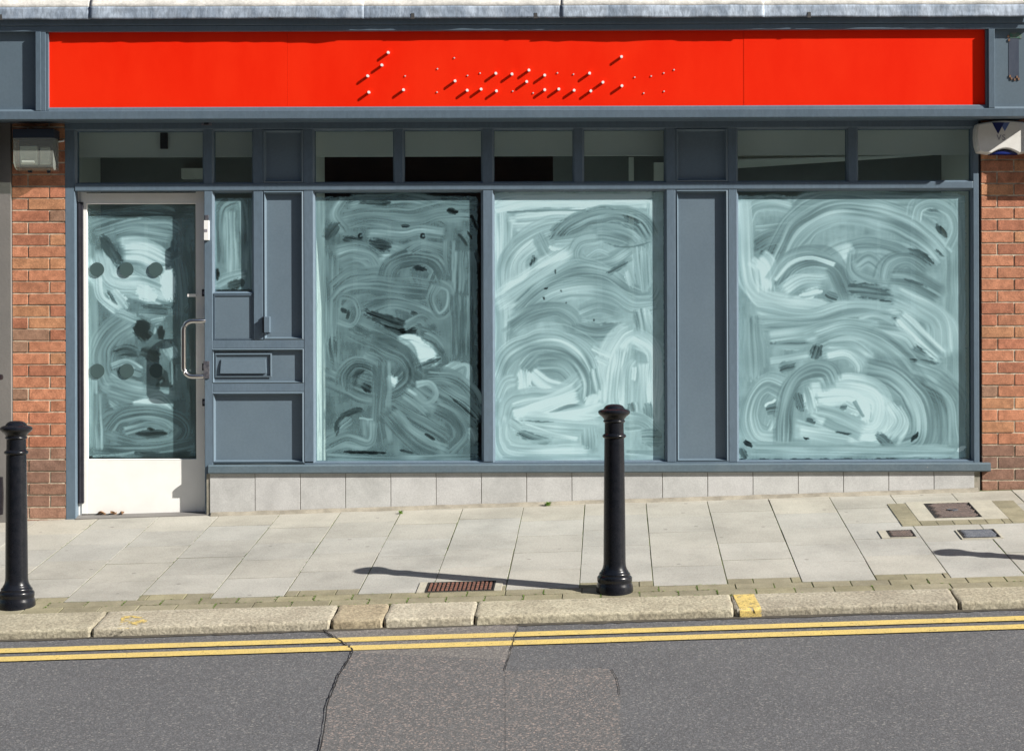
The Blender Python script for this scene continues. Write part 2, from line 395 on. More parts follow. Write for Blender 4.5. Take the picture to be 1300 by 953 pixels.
# infill below the side window
P(rb(0, X(270), X(322), .016, T, Z(431), Z(371)), 'timber_panel', 'panel')
ib = MB(); ib.ring(X(270.5), X(321.5), Z(430.5), Z(372), X(652), .012, .009, .014); P(ib, 'bead', 'frame')
P(rb(0, X(270), X(386), .0015, T, Z(441), Z(431)), 'rail', 'frame', bevel=.002)
P(rb(0, X(270), X(386), .0015, T, Z(496), Z(486)), 'rail', 'frame', bevel=.002)
lp = panel(268.5, 386, 441, 486, 'timber_panel', dep=.022, bead=3, label='wide low timber panel holding the letterbox')
panel(268.5, 386, 496, 587, 'timber_panel', label='broad timber panel below the letterbox')
# letterbox
lb = MB(); lb.ring(X(272), X(345), Z(478), Z(447), X(652), .014, .011, .022, close=1); lbo = P(lb, 'letterbox', 'panel', parent=lp, label='painted letterbox plate')
fl = MB(); a, b, c, d = X(279), X(338), Z(473), Z(455)
fl.hexa([(a, .004, c), (b, .004, c), (b, .021, c + .004), (a, .021, c + .004), (a + .006, .015, d), (b - .006, .015, d), (b - .006, .021, d), (a + .006, .021, d)])
P(fl, 'letterbox_flap', 'panel', parent=lp, bevel=.0015)
kb = MB(); kb.box(X(336), X(343), -.030, .030, Z(421), Z(401)); kbo = P(kb, 'bell_box', 'frame', bevel=.002, label='small square-sided box on the tall narrow panel')
P(rb(0, X(333.6), X(336), -.012, .0, Z(421.5), Z(401)), 'bell_bracket', 'black')

# sill, bottom rail, plinth
P(rb(0, X(386), X(1242), .0025, T, Z(589), Z(586.6)), 'rail', 'frame', bevel=.001)
sl = MB()
sl.grid(lambda u, v: (X(265) + u * (X(1255.5) - X(265)),) + [(.02, Z(588.2)), (-.030, Z(588.8)), (-.0375, Z(590.2)), (-.0375, Z(598.3)), (-.033, Z(599.6)), (.02, Z(599.8))][round(v * 5)], 60, 5)
for xx in (X(265), X(1255.5)): sl.quad(*[(xx, q[0], q[1]) for q in [(.02, Z(588.2)), (-.030, Z(588.8)), (-.0375, Z(590.2)), (-.0375, Z(598.3)), (-.033, Z(599.6)), (.02, Z(599.8))]])
P(sl, 'window_sill', 'chips', label='long painted timber sill under all the windows')
pt = MB(); xs = [266] + [323.5 + 57.4 * k for k in range(16)] + [1236]
for a, b in zip(xs[:-1], xs[1:]):
    if b - a < 3: continue
    q = random.uniform(.96, 1.03); pt.tone = (q, q * random.uniform(.995, 1.005), q)
    xa, xb = X(a) + .0022, X(b) - .0022
    pt.box(xa, xb, -.0145 + random.uniform(-.0008, .0008), .03, -.2, Z(599.6))
P(pt, 'plinth', 'tile', bevel=.0015, label='row of pale square stone tiles below the sill')
P(rb(0, X(262), X(1243), -.009, T, -.3, Z(599.9)), 'plinth_grout', 'grout')

# ---- door
dr = empty('door', (X(180), .075, Z(655, 0, 180)), None, None); dr.parent = B; dr.location -= parent_world(B); dr['label'] = 'white shop door with whitewashed glass'
y0 = .075
def dz(py): return Z(py, y0, 180)
def dx(px): return X(px, y0)
for nme, a in (('door_stile', (103, 110.5, 243, 652)), ('door_stile', (249, 260, 243, 652)), ('door_rail', (110.5, 249, 245, 258.5)), ('kick_panel', (110.5, 249, 583, 652))):
    yy = y0 if 'stile' not in nme else y0 - .0015
    P(rb(0, dx(a[0]), dx(a[1]), yy, yy + .045, dz(a[3]), dz(a[2])), nme, 'white_door', parent=dr, bevel=.002)
P(rb(0, dx(90), dx(103), y0 + .004, y0 + .05, dz(660), dz(243)), 'door_edge', 'white_door', parent=dr)
P(rb(0, dx(110), dx(250), y0 + .018, y0 + .024, dz(584), dz(258)), 'door_glass', 'glass', parent=dr)
bd = MB(); bd.ring(dx(110), dx(249.5), dz(583.4), dz(258), X(651), y0 - .002, y0 + .006, y0 + .018); P(bd, 'glazing_bead', 'white_door', parent=dr)
fg = MB(); 
for k, (a, b, yy) in enumerate(((94, 97.2, .052), (97.2, 100, .047), (100, 103, .053))): fg.box(X(a), X(b), yy, .085, dz(638), dz(257))
fgo = P(fg, 'finger_guard', 'black', parent=dr, bevel=.002, label='black rubber strip down the hinge side')
sc = MB()
for py in (290, 365, 430, 470, 540, 612, 625):
    c = (X(910.6), .0445, dz(py)); sc = MB(); sc.prism([(c[0] + .004 * math.cos(q * .785), c[2] + .004 * math.sin(q * .785)) for q in range(8)], .0445, .048); P(sc, 'screw', 'steel', parent=fgo)

# pull handle
hp = []
xa, xb = X(232, -.02), X(259, -.02); zt, zb_ = Z(407.5, -.02, 240), Z(478, -.02, 240)
rr = .062
hp.append((xb + .002, y0, zt)); hp.append((xb + .002, .03, zt)); hp.append((xb - .004, .012, zt)); hp.append((xb - .02, .005, zt))
for k in range(9):
    q = math.pi / 2 * k / 8; hp.append((xa + rr - rr * math.sin(q), .004, zt - rr + rr * math.cos(q)))
for k in range(9):
    q = math.pi / 2 * k / 8; hp.append((xa + rr - rr * math.cos(q), .004, zb_ + rr - rr * math.sin(q)))
hp += [(xb - .02, .005, zb_), (xb - .004, .012, zb_), (xb + .002, .03, zb_), (xb + .002, y0, zb_)]
hm = MB(); hm.tube(hp, .0175, 18); P(hm, 'handle', 'steel', parent=dr, smooth=True, label='bent steel pull handle')
for py in (372, 466, 511): P(rb(0, X(254), X(258.4), y0 - .004, y0 + .004, dz(py + 4.5), dz(py - 4.5)), 'lock_plate', 'black', parent=dr)
for py in (372, 466, 511):
    P(rb(0, X(255), X(257.4), y0 - .007, y0 - .003, dz(py + 2), dz(py - 2)), 'keyhole', 'dullsteel', parent=dr)
P(rb(0, X(238.5, .06), X(249.6, .06), .05, .08, Z(376.8, .06, 240), Z(373.2, .06, 240)), 'closer_arm', 'white_door', parent=dr)
for px, py in ((123.5, 342), (160.8, 342), (198, 342), (123.5, 470.5), (161, 470.5), (198.5, 470.5)):
    s_ = MB(); cx, cz = X(px, .092), Z(py, .092, 180) - .0
    s_.prism([(cx + .0475 * math.cos(2 * math.pi * k / 40), cz + .0475 * math.sin(2 * math.pi * k / 40)) for k in range(40)], y0 + .0165, y0 + .0178)
    P(s_, 'round_sticker', 'dot', parent=dr, origin=(cx, y0 + .017, cz))
# small fittings on the post by the door
P(rb(0, X(259.8), X(266.5), -.022, -.0005, Z(304), Z(279)), 'door_contact', 'plastic', bevel=.002, label='small white contact box on the door post')
P(rb(0, X(261), X(264.5), -.024, -.021, Z(293.5), Z(290)), 'contact_button', 'greytext')
P(rb(0, X(261), X(265.5), -.008, -.0005, Z(278), Z(272)), 'contact_bracket', 'dullsteel')
P(rb(0, X(258.5), X(266), -.008, -.0005, Z(479), Z(457)), 'strike_plate', 'dullsteel', bevel=.001)
P(rb(0, X(257), X(270), -.012, -.0065, Z(158.5), Z(152.5)), 'sensor_bracket', 'dullsteel')
P(rb(0, X(260.4), X(266), -.018, -.0115, Z(157.6), Z(153.5)), 'sensor_eye', 'black')
th = MB(); th.hexa([(X(95.6), -.012, -.3), (X(266), -.012, -.3), (X(266), .12, -.3), (X(95.6), .12, -.3),
                    (X(95.6), -.012, gz(X(96), 0) + .004), (X(266), -.012, gz(X(266), 0) + .004), (X(266), .12, gz(X(266), 0) + .026), (X(95.6), .12, gz(X(96), 0) + .026)])
P(th, 'doorstep', 'plaster', label='thin grey concrete step under the white door')

# ---- inside the empty shop
yb = .72
def IX(px, y=yb): return X(px, y)
P(rb(0, X(60), X(1260), .20, .235, Z(198, .20), 3.25), 'bulkhead', 'intwall')
P(rb(0, X(398, .7) - .16, X(398) - .0, T + .004, yb, .2, 3.25), 'window_return', 'intwall')
P(rb(0, IX(703, 1.0), X(1270), 1.0, 1.08, 0, 3.2), 'partition', 'intgrey')
P(rb(0, X(50), IX(413, 1.0) - .02, 1.0, 1.08, 0, 3.2), 'partition', 'intgrey')
P(rb(0, X(1243) + .0, X(1243) + .06, T + .002, 5.0, -.2, 3.3), 'interior_wall', 'intwall')
P(rb(0, X(83) - .06, X(83), T + .002, 5.0, -.5, 3.3), 'interior_wall', 'intwall')
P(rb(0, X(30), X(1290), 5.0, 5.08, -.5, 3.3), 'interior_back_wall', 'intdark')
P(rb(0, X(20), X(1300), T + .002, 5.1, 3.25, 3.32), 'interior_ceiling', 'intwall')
P(rb(0, X(20), X(1300), T + .03, 1.08, .25, .33), 'interior_floor', 'intfloor'); P(rb(0, X(20), X(1300), 1.081, 5.1, .25, .328), 'rear_floor', 'intdark'); P(rb(0, X(20), X(1300), 1.09, 5.1, 3.1, 3.24), 'rear_ceiling', 'intdark')  # rear floor and ceiling coloured near-black to make the back room look unlit
P(rb(0, X(207, .25), X(216, .25), .17, .20, Z(188, .2), Z(168, .2)), 'wall_bracket', 'intdark')
P(rb(0, X(230, .9), X(262, .9), .92, 1.0, Z(225, .9), Z(212, .9)), 'wall_vent', 'intwall')
P(rb(0, X(832, .9), X(846, .9), .94, 1.0, .3, Z(206, .9)), 'door_casing', 'intwall')
P(rb(0, X(800, .9), X(806, .9), .96, 1.0, .3, Z(199, .9)), 'trim', 'intwall')
# angled soffit in the right bay
sf = MB(); sf.hexa([(X(938), .25, Z(206, .3)), (X(1195), .25, Z(200, .3)), (X(1195), .9, Z(201, .9)), (X(938), .9, Z(216, .9)), (X(938), .25, Z(204, .3)), (X(1195), .25, Z(199, .3)), (X(1195), .9, Z(196, .9)), (X(938), .9, Z(196, .9))])
P(sf, 'soffit', 'intwall')

# ---- fascia, leaning forward at its top
zfb = Z(150, -.27); CANT = .13
def fy(z): return -.27 - CANT * (z - zfb)
def FP(px, py, off=0.0):
    y = -.3
    for _ in range(4):
        z = Z(py, y + off * 0); y = fy(z)
    return X(px, y), z
def fbox(mb, px0, px1, py0, py1, o0, o1, slope=None):
    (xa, z1), (xb, _) = FP(px0, py0), FP(px1, py0); (xc, z0), (xd, _) = FP(px0, py1), FP(px1, py1)
    s = o0 if slope is None else slope
    mb.hexa([(xc, fy(z0) + s, z0), (xd, fy(z0) + s, z0), (xd, fy(z0) + o1, z0), (xc, fy(z0) + o1, z0),
             (xa, fy(z1) + o0, z1), (xb, fy(z1) + o0, z1), (xb, fy(z1) + o1, z1), (xa, fy(z1) + o1, z1)])
fm = MB(); fbox(fm, -1100, 1309, 139.3, 150, 0, .10); fbox(fm, -1100, 1309, 14, 31, -.004, .1); fbox(fm, -1100, 1309, 31.2, 38.5, .004, .1)
fasc = P(fm, 'fascia', 'frame', bevel=.003, label='long fascia box above the shopfront')
bk = MB(); bk.box(X(-1100, -.2), X(1309, -.27), -.195, .019, zfb + .008, Z(12, -.2)); P(bk, 'fascia_body', 'frame', parent=fasc)
m_ = MB(); fbox(m_, 62, 365, 38.5, 134.6, .033, .075); fbox(m_, 365.25, 946, 38.5, 134.6, .034, .075); fbox(m_, 946.25, 1253, 38.5, 134.6, .033, .075)
P(m_, 'sign_board', 'red', parent=fasc, label='plain bright red sign board with the letters removed')
m_ = MB(); fbox(m_, 62, 1253.5, 134.4, 136.2, .020, .10, slope=.014); fbox(m_, 62, 1253.5, 136.3, 139.2, .013, .10, slope=.010)
P(m_, 'sign_moulding', 'frame', parent=fasc)
for a, b, w in ((46, 53, 0), (53.2, 58.5, .006), (58.6, 62, .012), (1253.4, 1256, .014), (1256.2, 1264, 0)):
    m_ = MB(); fbox(m_, a, b, 38.7, 139, w, .1); P(m_, 'sign_end_moulding', 'frame', parent=fasc, bevel=.002)
for a, b in ((-1100, 46), (1264, 1309)):
    m_ = MB(); fbox(m_, a, b, 38.7, 137, .034, .1); fbox(m_, a, b, 137.1, 139.2, .012, .1, slope=.004)
    P(m_, 'end_panel', 'panel', parent=fasc)
m_ = MB(); fbox(m_, 1283.5, 1296.5, 49, 103, .0325, .04); P(m_, 'dark_patch', 'darkmark', parent=fasc, label='dark strip left where a sign was removed')
m_ = MB(); fbox(m_, 1285, 1297, 42.5, 49.5, .0315, .04); fbox(m_, 1297, 1300, 44, 50, .031, .04); P(m_, 'green_residue', 'greenmark', parent=fasc)
m_ = MB()
for px, py in ((1283, 47), (1284, 52), (1285, 98), (1287, 101), (1294, 99), (1296, 101.5), (1291, 102)):
    m_ = MB(); fbox(m_, px - 1.1, px + 1.1, py - 1.5, py + 1.5, .029, .04); P(m_, 'rusty_fixing', 'rustmark', parent=fasc)
def stud(px, py, r, L, m):
    x, z = FP(px, py); y = fy(z) + .034
    s_ = MB(); n = 12
    for a in (0,):
        ra = [(x + r * math.cos(2 * math.pi * k / n), z + r * math.sin(2 * math.pi * k / n)) for k in range(n)]
        s_.prism(ra, y - L, y + .004)
    P(s_, 'stud' if L > .01 else 'screw_hole', m, parent=fasc, origin=(x, y, z))
for px, py in ((493.7, 65.9), (485.6, 81.8), (467.5, 95.5), (468.9, 116.3), (513, 113.3), (578.6, 102.2), (594, 114.2), (611.7, 112.8), (631.2, 115.1), (630.5, 92.8), (651, 93.7), (672.6, 88.9), (669.7, 103.4), (692.6, 95.3), (692.6, 113.9), (710.5, 113), (730, 114.6), (751.2, 115.5), (766.6, 104.5), (749.6, 93), (790.3, 72.1), (790.7, 109.1)):
    stud(px, py, .0088, .0235, 'plastic')
for px, py in ((556.2, 86.3), (577.7, 72.5), (515, 95.3), (594.5, 95), (610.5, 92), (555.6, 116), (652, 115), (678, 117.4), (709, 92), (729.4, 93.7), (807.3, 97.8), (828.3, 96.4), (844.4, 92.5), (857.4, 88.4), (818.8, 118), (844.6, 115.8)):
    stud(px, py, .0046, .0035, 'tile')
P(rb(0, X(1314, -.15), X(1319, -.15), -.27, .0, zfb - .0, zfb + .05), 'end_bracket', 'frame', parent=fasc)
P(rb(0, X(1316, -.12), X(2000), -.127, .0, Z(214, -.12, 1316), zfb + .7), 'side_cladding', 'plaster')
# lead roof with a turned-down drip
ydr = -.27 - .07 - .031
seams = [-1000, -480, -240, 116, 461.5, 714, 969.5, 1312]
lead = None
for i, (a, b) in enumerate(zip(seams[:-1], seams[1:])):
    lift = .006 * (i % 2)
    lift = .007 if i % 2 else 0.0
    xa, xb = X(a, ydr) - (0 if i % 2 else .004), X(b, ydr) + (.010 if i % 2 else .0)
    zt, zb2 = Z(7.5, ydr), Z(23.3, ydr)
    nu = max(8, int((xb - xa) / .02))
    def f(u, v, xa=xa, xb=xb, lift=lift):
        x = xa + (xb - xa) * u
        w = noise.noise(Vector((x * 3.1, i * 7, 2))) * .006 + noise.noise(Vector((x * 11, v * 3, 5))) * .0035
        z = zb2 + (zt - zb2) * v + noise.noise(Vector((x * 2.3, i, 9))) * .004 * (1 - v) + noise.noise(Vector((x * 4, 3, 1))) * .003 * v
        return (x, ydr - lift + w - .010 * (1 - v), z)
    m_ = MB(); m_.grid(f, nu, 6)
    o = m_.build('lead_flashing', M['lead'], lead or B, smooth=True, label=None)
    if i == 0: lead = o; o['label'] = 'dented grey lead sheets over the fascia'
    so = o.modifiers.new('Solid', 'SOLIDIFY'); so.thickness = .004
    m_ = MB()
    def g(u, v, xa=xa, xb=xb, lift=lift):
        x = xa + (xb - xa) * u; y = ydr - lift + (.0 - ydr) * v
        w = noise.noise(Vector((x * 5, v * 9, 3 + i))) * .008 + noise.noise(Vector((x * 14, v * 20, 3))) * .003
        p = f(u, 1)
        return (x, p[1] + (.015 - p[1]) * v, p[2] + .002 + v * .62 + (w if 0 < v < 1 else 0))
    m_.grid(g, nu, 24); m_.build('lead_roof', M['leadtop'], lead, smooth=True).modifiers.new('Solid', 'SOLIDIFY').thickness = .004
for px in (2, 196, 345, 525, 681, 846, 1028):
    m_ = MB(); x = X(px, ydr); m_.hexa([(x - .011, ydr - .012, Z(24, ydr)), (x + .014, ydr - .012, Z(24, ydr)), (x + .014, ydr, Z(24, ydr)), (x - .011, ydr, Z(24, ydr)), (x - .008, ydr - .010, Z(17, ydr)), (x + .011, ydr - .010, Z(17, ydr)), (x + .011, ydr, Z(17, ydr)), (x - .008, ydr, Z(17, ydr))])
    m_.build('lead_clip', M['clip'], lead, origin=(x, ydr, Z(20, ydr)))

# ---- whitewash: brush strokes laid down one over another as paint thickness on a fine mesh
def smooth_path(pts, step):
    P_ = np.array(pts, float)
    if len(P_) == 2: P_ = np.array([P_[0], P_[0] * .67 + P_[1] * .33 + rng.normal(0, 2, 2), P_[0] * .33 + P_[1] * .67 + rng.normal(0, 2, 2), P_[1]])
    Q = np.vstack([2 * P_[0] - P_[1], P_, 2 * P_[-1] - P_[-2]]); out = []
    for i in range(1, len(Q) - 2):
        p0, p1, p2, p3 = Q[i - 1], Q[i], Q[i + 1], Q[i + 2]
        n = max(4, int(np.linalg.norm(p2 - p1) / step)); t = np.linspace(0, 1, n, endpoint=False)[:, None]
        out.append(.5 * ((2 * p1) + (-p0 + p2) * t + (2 * p0 - 5 * p1 + 4 * p2 - p3) * t ** 2 + (-p0 + 3 * p1 - 3 * p2 + p3) * t ** 3))
    return np.vstack(out)
def vnoise(x, y, seed):
    r = np.random.default_rng(seed).random((64, 512))
    xi = np.floor(x).astype(int); yi = np.floor(y).astype(int); fx = x - xi; fy_ = y - yi
    fx = fx * fx * (3 - 2 * fx); fy_ = fy_ * fy_ * (3 - 2 * fy_)
    g = lambda a, b: r[a % 64, b % 512]
    return (g(xi, yi) * (1 - fx) + g(xi + 1, yi) * fx) * (1 - fy_) + (g(xi, yi + 1) * (1 - fx) + g(xi + 1, yi + 1) * fx) * fy_
class Canvas:
    def __init__(s, x0, x1, y0, y1, step): s.x0, s.y0, s.st = x0, y0, step; s.nx = int((x1 - x0) / step) + 1; s.ny = int((y1 - y0) / step) + 1; s.a = np.zeros((s.ny, s.nx)); s.seed = 1
    def fill(s, x0, x1, y0, y1, v, rough=.05):
        jx = np.arange(s.nx) * s.st + s.x0; jy = np.arange(s.ny) * s.st + s.y0; XX, YY = np.meshgrid(jx, jy)
        e = 8 * (vnoise(XX / 25, YY / 9, 3) - .5) + 5 * (vnoise(XX / 7, YY / 25, 4) - .5)
        m = (XX + e > x0) & (XX + e < x1) & (YY + e > y0) & (YY + e < y1)
        n = vnoise(XX / 60, YY / 60, 13) * .6 + vnoise(XX / 9, YY / 40, 12) * .25 + vnoise(XX / 30, YY / 6, 13) * .15
        s.a = np.where(m, v + (n - .5) * rough * 5, s.a)
    def stroke(s, pts, w, v, c=.17, a=.92):
        s.seed += 1; sd = s.seed
        p = smooth_path(pts, s.st * .6); n = len(p); t = np.gradient(p, axis=0); t /= np.linalg.norm(t, axis=1)[:, None] + 1e-9
        k = np.ones(9) / 9
        nrm = np.stack([-t[:, 1], t[:, 0]], 1); L = np.concatenate([[0], np.cumsum(np.linalg.norm(np.diff(p, axis=0), axis=1))])
        h = w / 2; cc = np.arange(-h, h, s.st * .6); wob = 1 + .16 * (vnoise(L / 90, L * 0 + sd, sd) - .5) * 2
        Cc, Ll = np.meshgrid(cc, L); px = p[:, 0][:, None] + nrm[:, 0][:, None] * Cc * wob[:, None]; py = p[:, 1][:, None] + nrm[:, 1][:, None] * Cc * wob[:, None]
        q = np.abs(Cc) / h
        br = vnoise(Ll / 300, Cc / 7.5 + 40, sd) * .52 + vnoise(Ll / 220, Cc / 14.0 + 90, sd + 50) * .48 + vnoise(Ll / 400, Cc / 34. + 7, sd + 90) * .36 - .68
        val = v + br * c * 2.9 + (vnoise(Ll / 350, Cc / 4.4 + 11, sd + 21) - .5) * c * .8 + (vnoise(Ll / 120, Cc / w + 3, sd + 9) - .5) * c * .9
        ridge = np.exp(-((q - .93) / .05) ** 2) * (vnoise(Ll / 70, np.sign(Cc) * 3 + 9, sd + 5)) * .20 * (.4 + v)
        val = val + ridge
        al = a * np.clip((1.0 - q) / .22, 0, 1) * np.clip(.80 + br * 1.3 + .15, 0, 1)
        end = np.clip(Ll / (w * .25), 0, 1) * np.clip((L[-1] - Ll) / (w * .35) + br * 1.2, 0, 1)
        al = al * end
        if len(pts) == 2 and L[-1] < 3.2 * w:           # a dab: ragged ellipse rather than a square-ended stroke
            hl = L[-1] / 2 + w * .12; e2 = (Cc / (h * 1.05)) ** 2 + ((Ll - L[-1] / 2) / hl) ** 2
            rag = (vnoise(Ll / 22, Cc / 6 + 3, sd + 3) - .5) * .9 + (vnoise(Ll / 9, Cc / 9 + 3, sd + 4) - .5) * .5
            al = np.clip((1.0 - e2 + rag * .8) / .45, 0, 1) * min(1.0, a + .05)
        elif v < .34:                                    # thin scraped places: torn edges and tapering ends
            rag = (vnoise(Ll / 30, Cc / 5 + 3, sd + 3) - .5) * 1.1 + (vnoise(Ll / 12, Cc / 10 + 3, sd + 4) - .5) * .5
            e4 = (np.abs(Ll - L[-1] / 2) / (L[-1] / 2 + 1e-6)) ** 3
            al = np.clip((1.0 - q ** 2 * .9 - e4 * .9 + rag * .9) / .5, 0, 1) * a
        ix = np.round((px - s.x0) / s.st).astype(int); iy = np.round((py - s.y0) / s.st).astype(int)
        ok = (ix >= 0) & (ix < s.nx) & (iy >= 0) & (iy < s.ny); ix, iy, al, val = ix[ok], iy[ok], al[ok], val[ok]
        s.a[iy, ix] = s.a[iy, ix] * (1 - al) + val * al
    def mesh(s, name, parent, conv, yw, k=1.0):
        ny, nx = s.ny, s.nx
        A = s.a.copy(); A = np.where(A < .62, A * k, A * k + (A - .62) * (1 - k) * 2.6); K = (A + np.roll(A, 1, 0) + np.roll(A, -1, 0) + np.roll(A, 1, 1) + np.roll(A, -1, 1)) / 5; A[1:-1, 1:-1] = (.7 * A + .3 * K)[1:-1, 1:-1]
        jx = np.arange(nx) * s.st + s.x0; jy = np.arange(ny) * s.st + s.y0; XX, YY = np.meshgrid(jx, jy); wx, wz = conv(XX, YY)
        co = np.stack([wx.ravel(), np.full(nx * ny, yw), wz.ravel()], 1).astype(np.float32)
        me = bpy.data.meshes.new(name); me.vertices.add(nx * ny); me.vertices.foreach_set('co', co.ravel())
        idx = np.arange(nx * ny).reshape(ny, nx); q = np.stack([idx[1:, :-1], idx[1:, 1:], idx[:-1, 1:], idx[:-1, :-1]], -1).reshape(-1, 4)
        me.loops.add(q.size); me.loops.foreach_set('vertex_index', q.ravel().astype(np.int32)); me.polygons.add(len(q))
        me.polygons.foreach_set('loop_start', (np.arange(len(q)) * 4).astype(np.int32)); me.polygons.foreach_set('loop_total', np.full(len(q), 4, np.int32))
        me.update(); at = me.attributes.new('cover', 'FLOAT', 'POINT'); at.data.foreach_set('value', np.clip(A, 0, 1).ravel().astype(np.float32))
        me.materials.append(M['wash']); o = bpy.data.objects.new(name, me); COL.objects.link(o); o.parent = parent; o.location = -parent_world(parent); return o
def conv_for(sc, ox, oy, y, px0=650):
    def f(x, z):
        px = x / sc + ox; py = z / sc + oy
        return (px - 650) / F * (D + y), CZ + (431 - py - (px0 - 650) * .003) / F * (D + y)
    return f
def paint(cv, strokes):
    for s_ in strokes:
        p, w_, v_ = s_[0], s_[1], s_[2]
        if len(p) > 2 and w_ > 55 and v_ > .3:       # a neighbouring pass of the same wipe, half rubbed out
            for sgn in (-1, 1):
                a_ = rng.uniform(0, 6.28); d = w_ * rng.uniform(.3, .55)
                q = [(x * (1 + rng.normal(0, .006)) + sgn * d * math.cos(a_), y * (1 + rng.normal(0, .006)) + sgn * d * math.sin(a_)) for x, y in p]
                cv.stroke(q, w_ * rng.uniform(.7, 1.1), float(np.clip(v_ + rng.normal(0, .07), .25, .95)), .16, .6)
        cv.stroke(*s_)
GY = .034 + .0062
# window left of centre
c = Canvas(16, 1180, 12, 1895, 3.7)
c.fill(22, 1152, 48, 1880, .40)
paint(c, [([(60, 60), (62, 900), (60, 1880)], 76, .52, .10), ([(130, 450), (135, 900), (130, 1300)], 90, .47), ([(270, 70), (600, 80), (900, 90), (1150, 120)], 90, .42),
 ([(960, 220), (850, 150), (700, 110), (500, 120), (260, 140)], 130, .42), ([(1120, 150), (900, 150), (700, 200), (420, 180), (250, 210)], 140, .45), ([(240, 280), (170, 170), (230, 60)], 64, .50),
 ([(330, 92), (560, 90)], 34, .16), ([(940, 150), (1020, 160)], 40, .14, .2), ([(620, 245), (690, 265)], 26, .14), ([(100, 340), (190, 220)], 90, .30),
 ([(220, 340), (370, 375)], 70, .22), ([(400, 370), (560, 400)], 90, .22), ([(170, 440), (300, 410), (430, 450), (500, 560), (500, 640)], 130, .47),
 ([(150, 700), (260, 610), (420, 590), (520, 600)], 140, .46), ([(400, 290), (480, 290), (640, 300), (760, 280), (930, 300)], 70, .46), ([(490, 480), (590, 470), (640, 420), (570, 385)], 60, .62),
 ([(520, 650), (560, 530), (700, 480), (850, 510), (930, 640)], 160, .35), ([(690, 440), (780, 400), (910, 440)], 62, .48), ([(690, 600), (760, 730)], 70, .42), ([(850, 570), (760, 730)], 70, .42),
 ([(160, 790), (250, 700), (400, 680), (600, 700), (830, 720)], 120, .38), ([(360, 850), (480, 800), (600, 790), (760, 840), (870, 900)], 90, .42),
 ([(370, 850), (480, 890), (600, 930), (760, 960)], 90, .16, .25), ([(430, 960), (600, 1010), (740, 990)], 110, .13, .2), ([(690, 850), (740, 870)], 40, .12), ([(650, 930), (760, 880), (820, 920)], 60, .45),
 ([(180, 820), (200, 740), (300, 760), (330, 860), (280, 940), (170, 910)], 50, .52), ([(205, 830), (250, 845)], 34, .07), ([(250, 900), (262, 830)], 28, .2), ([(705, 538), (805, 556)], 36, .03, .06),
 ([(955, 350), (950, 660)], 80, .47), ([(1030, 420), (1020, 720)], 90, .47), ([(1110, 420), (1115, 840)], 80, .43), ([(1020, 310), (1085, 400)], 22, .13, .1), ([(1110, 180), (1160, 290)], 34, .12, .2), ([(1085, 290), (1110, 350)], 18, .14), ([(1135, 420), (1160, 520)], 26, .1, .2),
 ([(860, 660), (825, 760), (880, 870), (950, 820), (960, 700), (890, 650)], 64, .50), ([(1000, 720), (1010, 1160)], 100, .37), ([(1085, 730), (1085, 1170)], 100, .40),
 ([(300, 960), (420, 1010), (560, 1060), (650, 1150)], 120, .36), ([(590, 1060), (700, 1060), (850, 1130)], 110, .95, .12), ([(640, 1120), (760, 1120), (880, 1160)], 110, .93, .15), ([(690, 1200), (780, 1180), (870, 1170)], 80, .9, .15),
 ([(780, 1000), (860, 1040), (930, 1120)], 90, .33), ([(720, 1238), (900, 1170)], 44, .30), ([(900, 1262), (1030, 1190)], 62, .72), ([(940, 1290), (1060, 1230), (1060, 1330)], 70, .6),
 ([(140, 1000), (150, 1280)], 90, .42), ([(100, 1290), (250, 1360), (400, 1420), (560, 1430), (680, 1350), (700, 1250), (640, 1150), (540, 1100), (400, 1040)], 150, .37),
 ([(480, 1290), (420, 1220), (300, 1200), (220, 1280), (220, 1380)], 110, .38), ([(520, 1300), (590, 1350)], 90, .85, .2), ([(350, 1350), (430, 1400)], 60, .12), ([(380, 1140), (470, 1180), (510, 1260)], 60, .5),
 ([(470, 1200), (470, 1400), (460, 1600), (480, 1770)], 112, .37, .12), ([(760, 1300), (900, 1400), (1050, 1500), (1160, 1620)], 160, .38), ([(800, 1280), (980, 1300), (1110, 1400), (1160, 1490)], 100, .44),
 ([(640, 1400), (740, 1470), (820, 1540)], 90, .48), ([(720, 1350), (820, 1340), (860, 1420), (790, 1480), (710, 1420)], 50, .56), ([(530, 1500), (700, 1600), (900, 1720), (960, 1810)], 160, .36), ([(850, 1500), (990, 1580), (1050, 1700), (930, 1830)], 120, .41),
 ([(950, 1425), (1050, 1510), (1150, 1600)], 12, .10, .05), ([(785, 1690), (860, 1738)], 24, .02, .05), ([(520, 1560), (640, 1700), (760, 1800), (900, 1850)], 110, .38), ([(110, 1770), (250, 1710), (400, 1740), (420, 1600)], 90, .45), ([(165, 1700), (200, 1590), (300, 1530), (380, 1545)], 44, .14, .1),
 ([(200, 1650), (280, 1580)], 80, .42), ([(330, 1580), (430, 1590)], 16, .6), ([(100, 1850), (600, 1860), (1150, 1850)], 56, .42), ([(225, 1812), (400, 1818), (525, 1822)], 22, .02, .04), ([(1090, 1650), (1130, 1760)], 60, .5), ([(600, 1800), (720, 1825)], 16, .15)])
for cx, cy in ((345, 322), (776, 322)):
    th_ = [(cx + 14 * math.cos(q), cy + 14 * math.sin(q)) for q in (0, 1.2, 2.4, 3.6, 4.8, 6.2)]; c.stroke(th_, 14, .03, .03, 1)
c.mesh('whitewash', WIN[0], conv_for(5.448, 395, 240, GY), GY, .80)
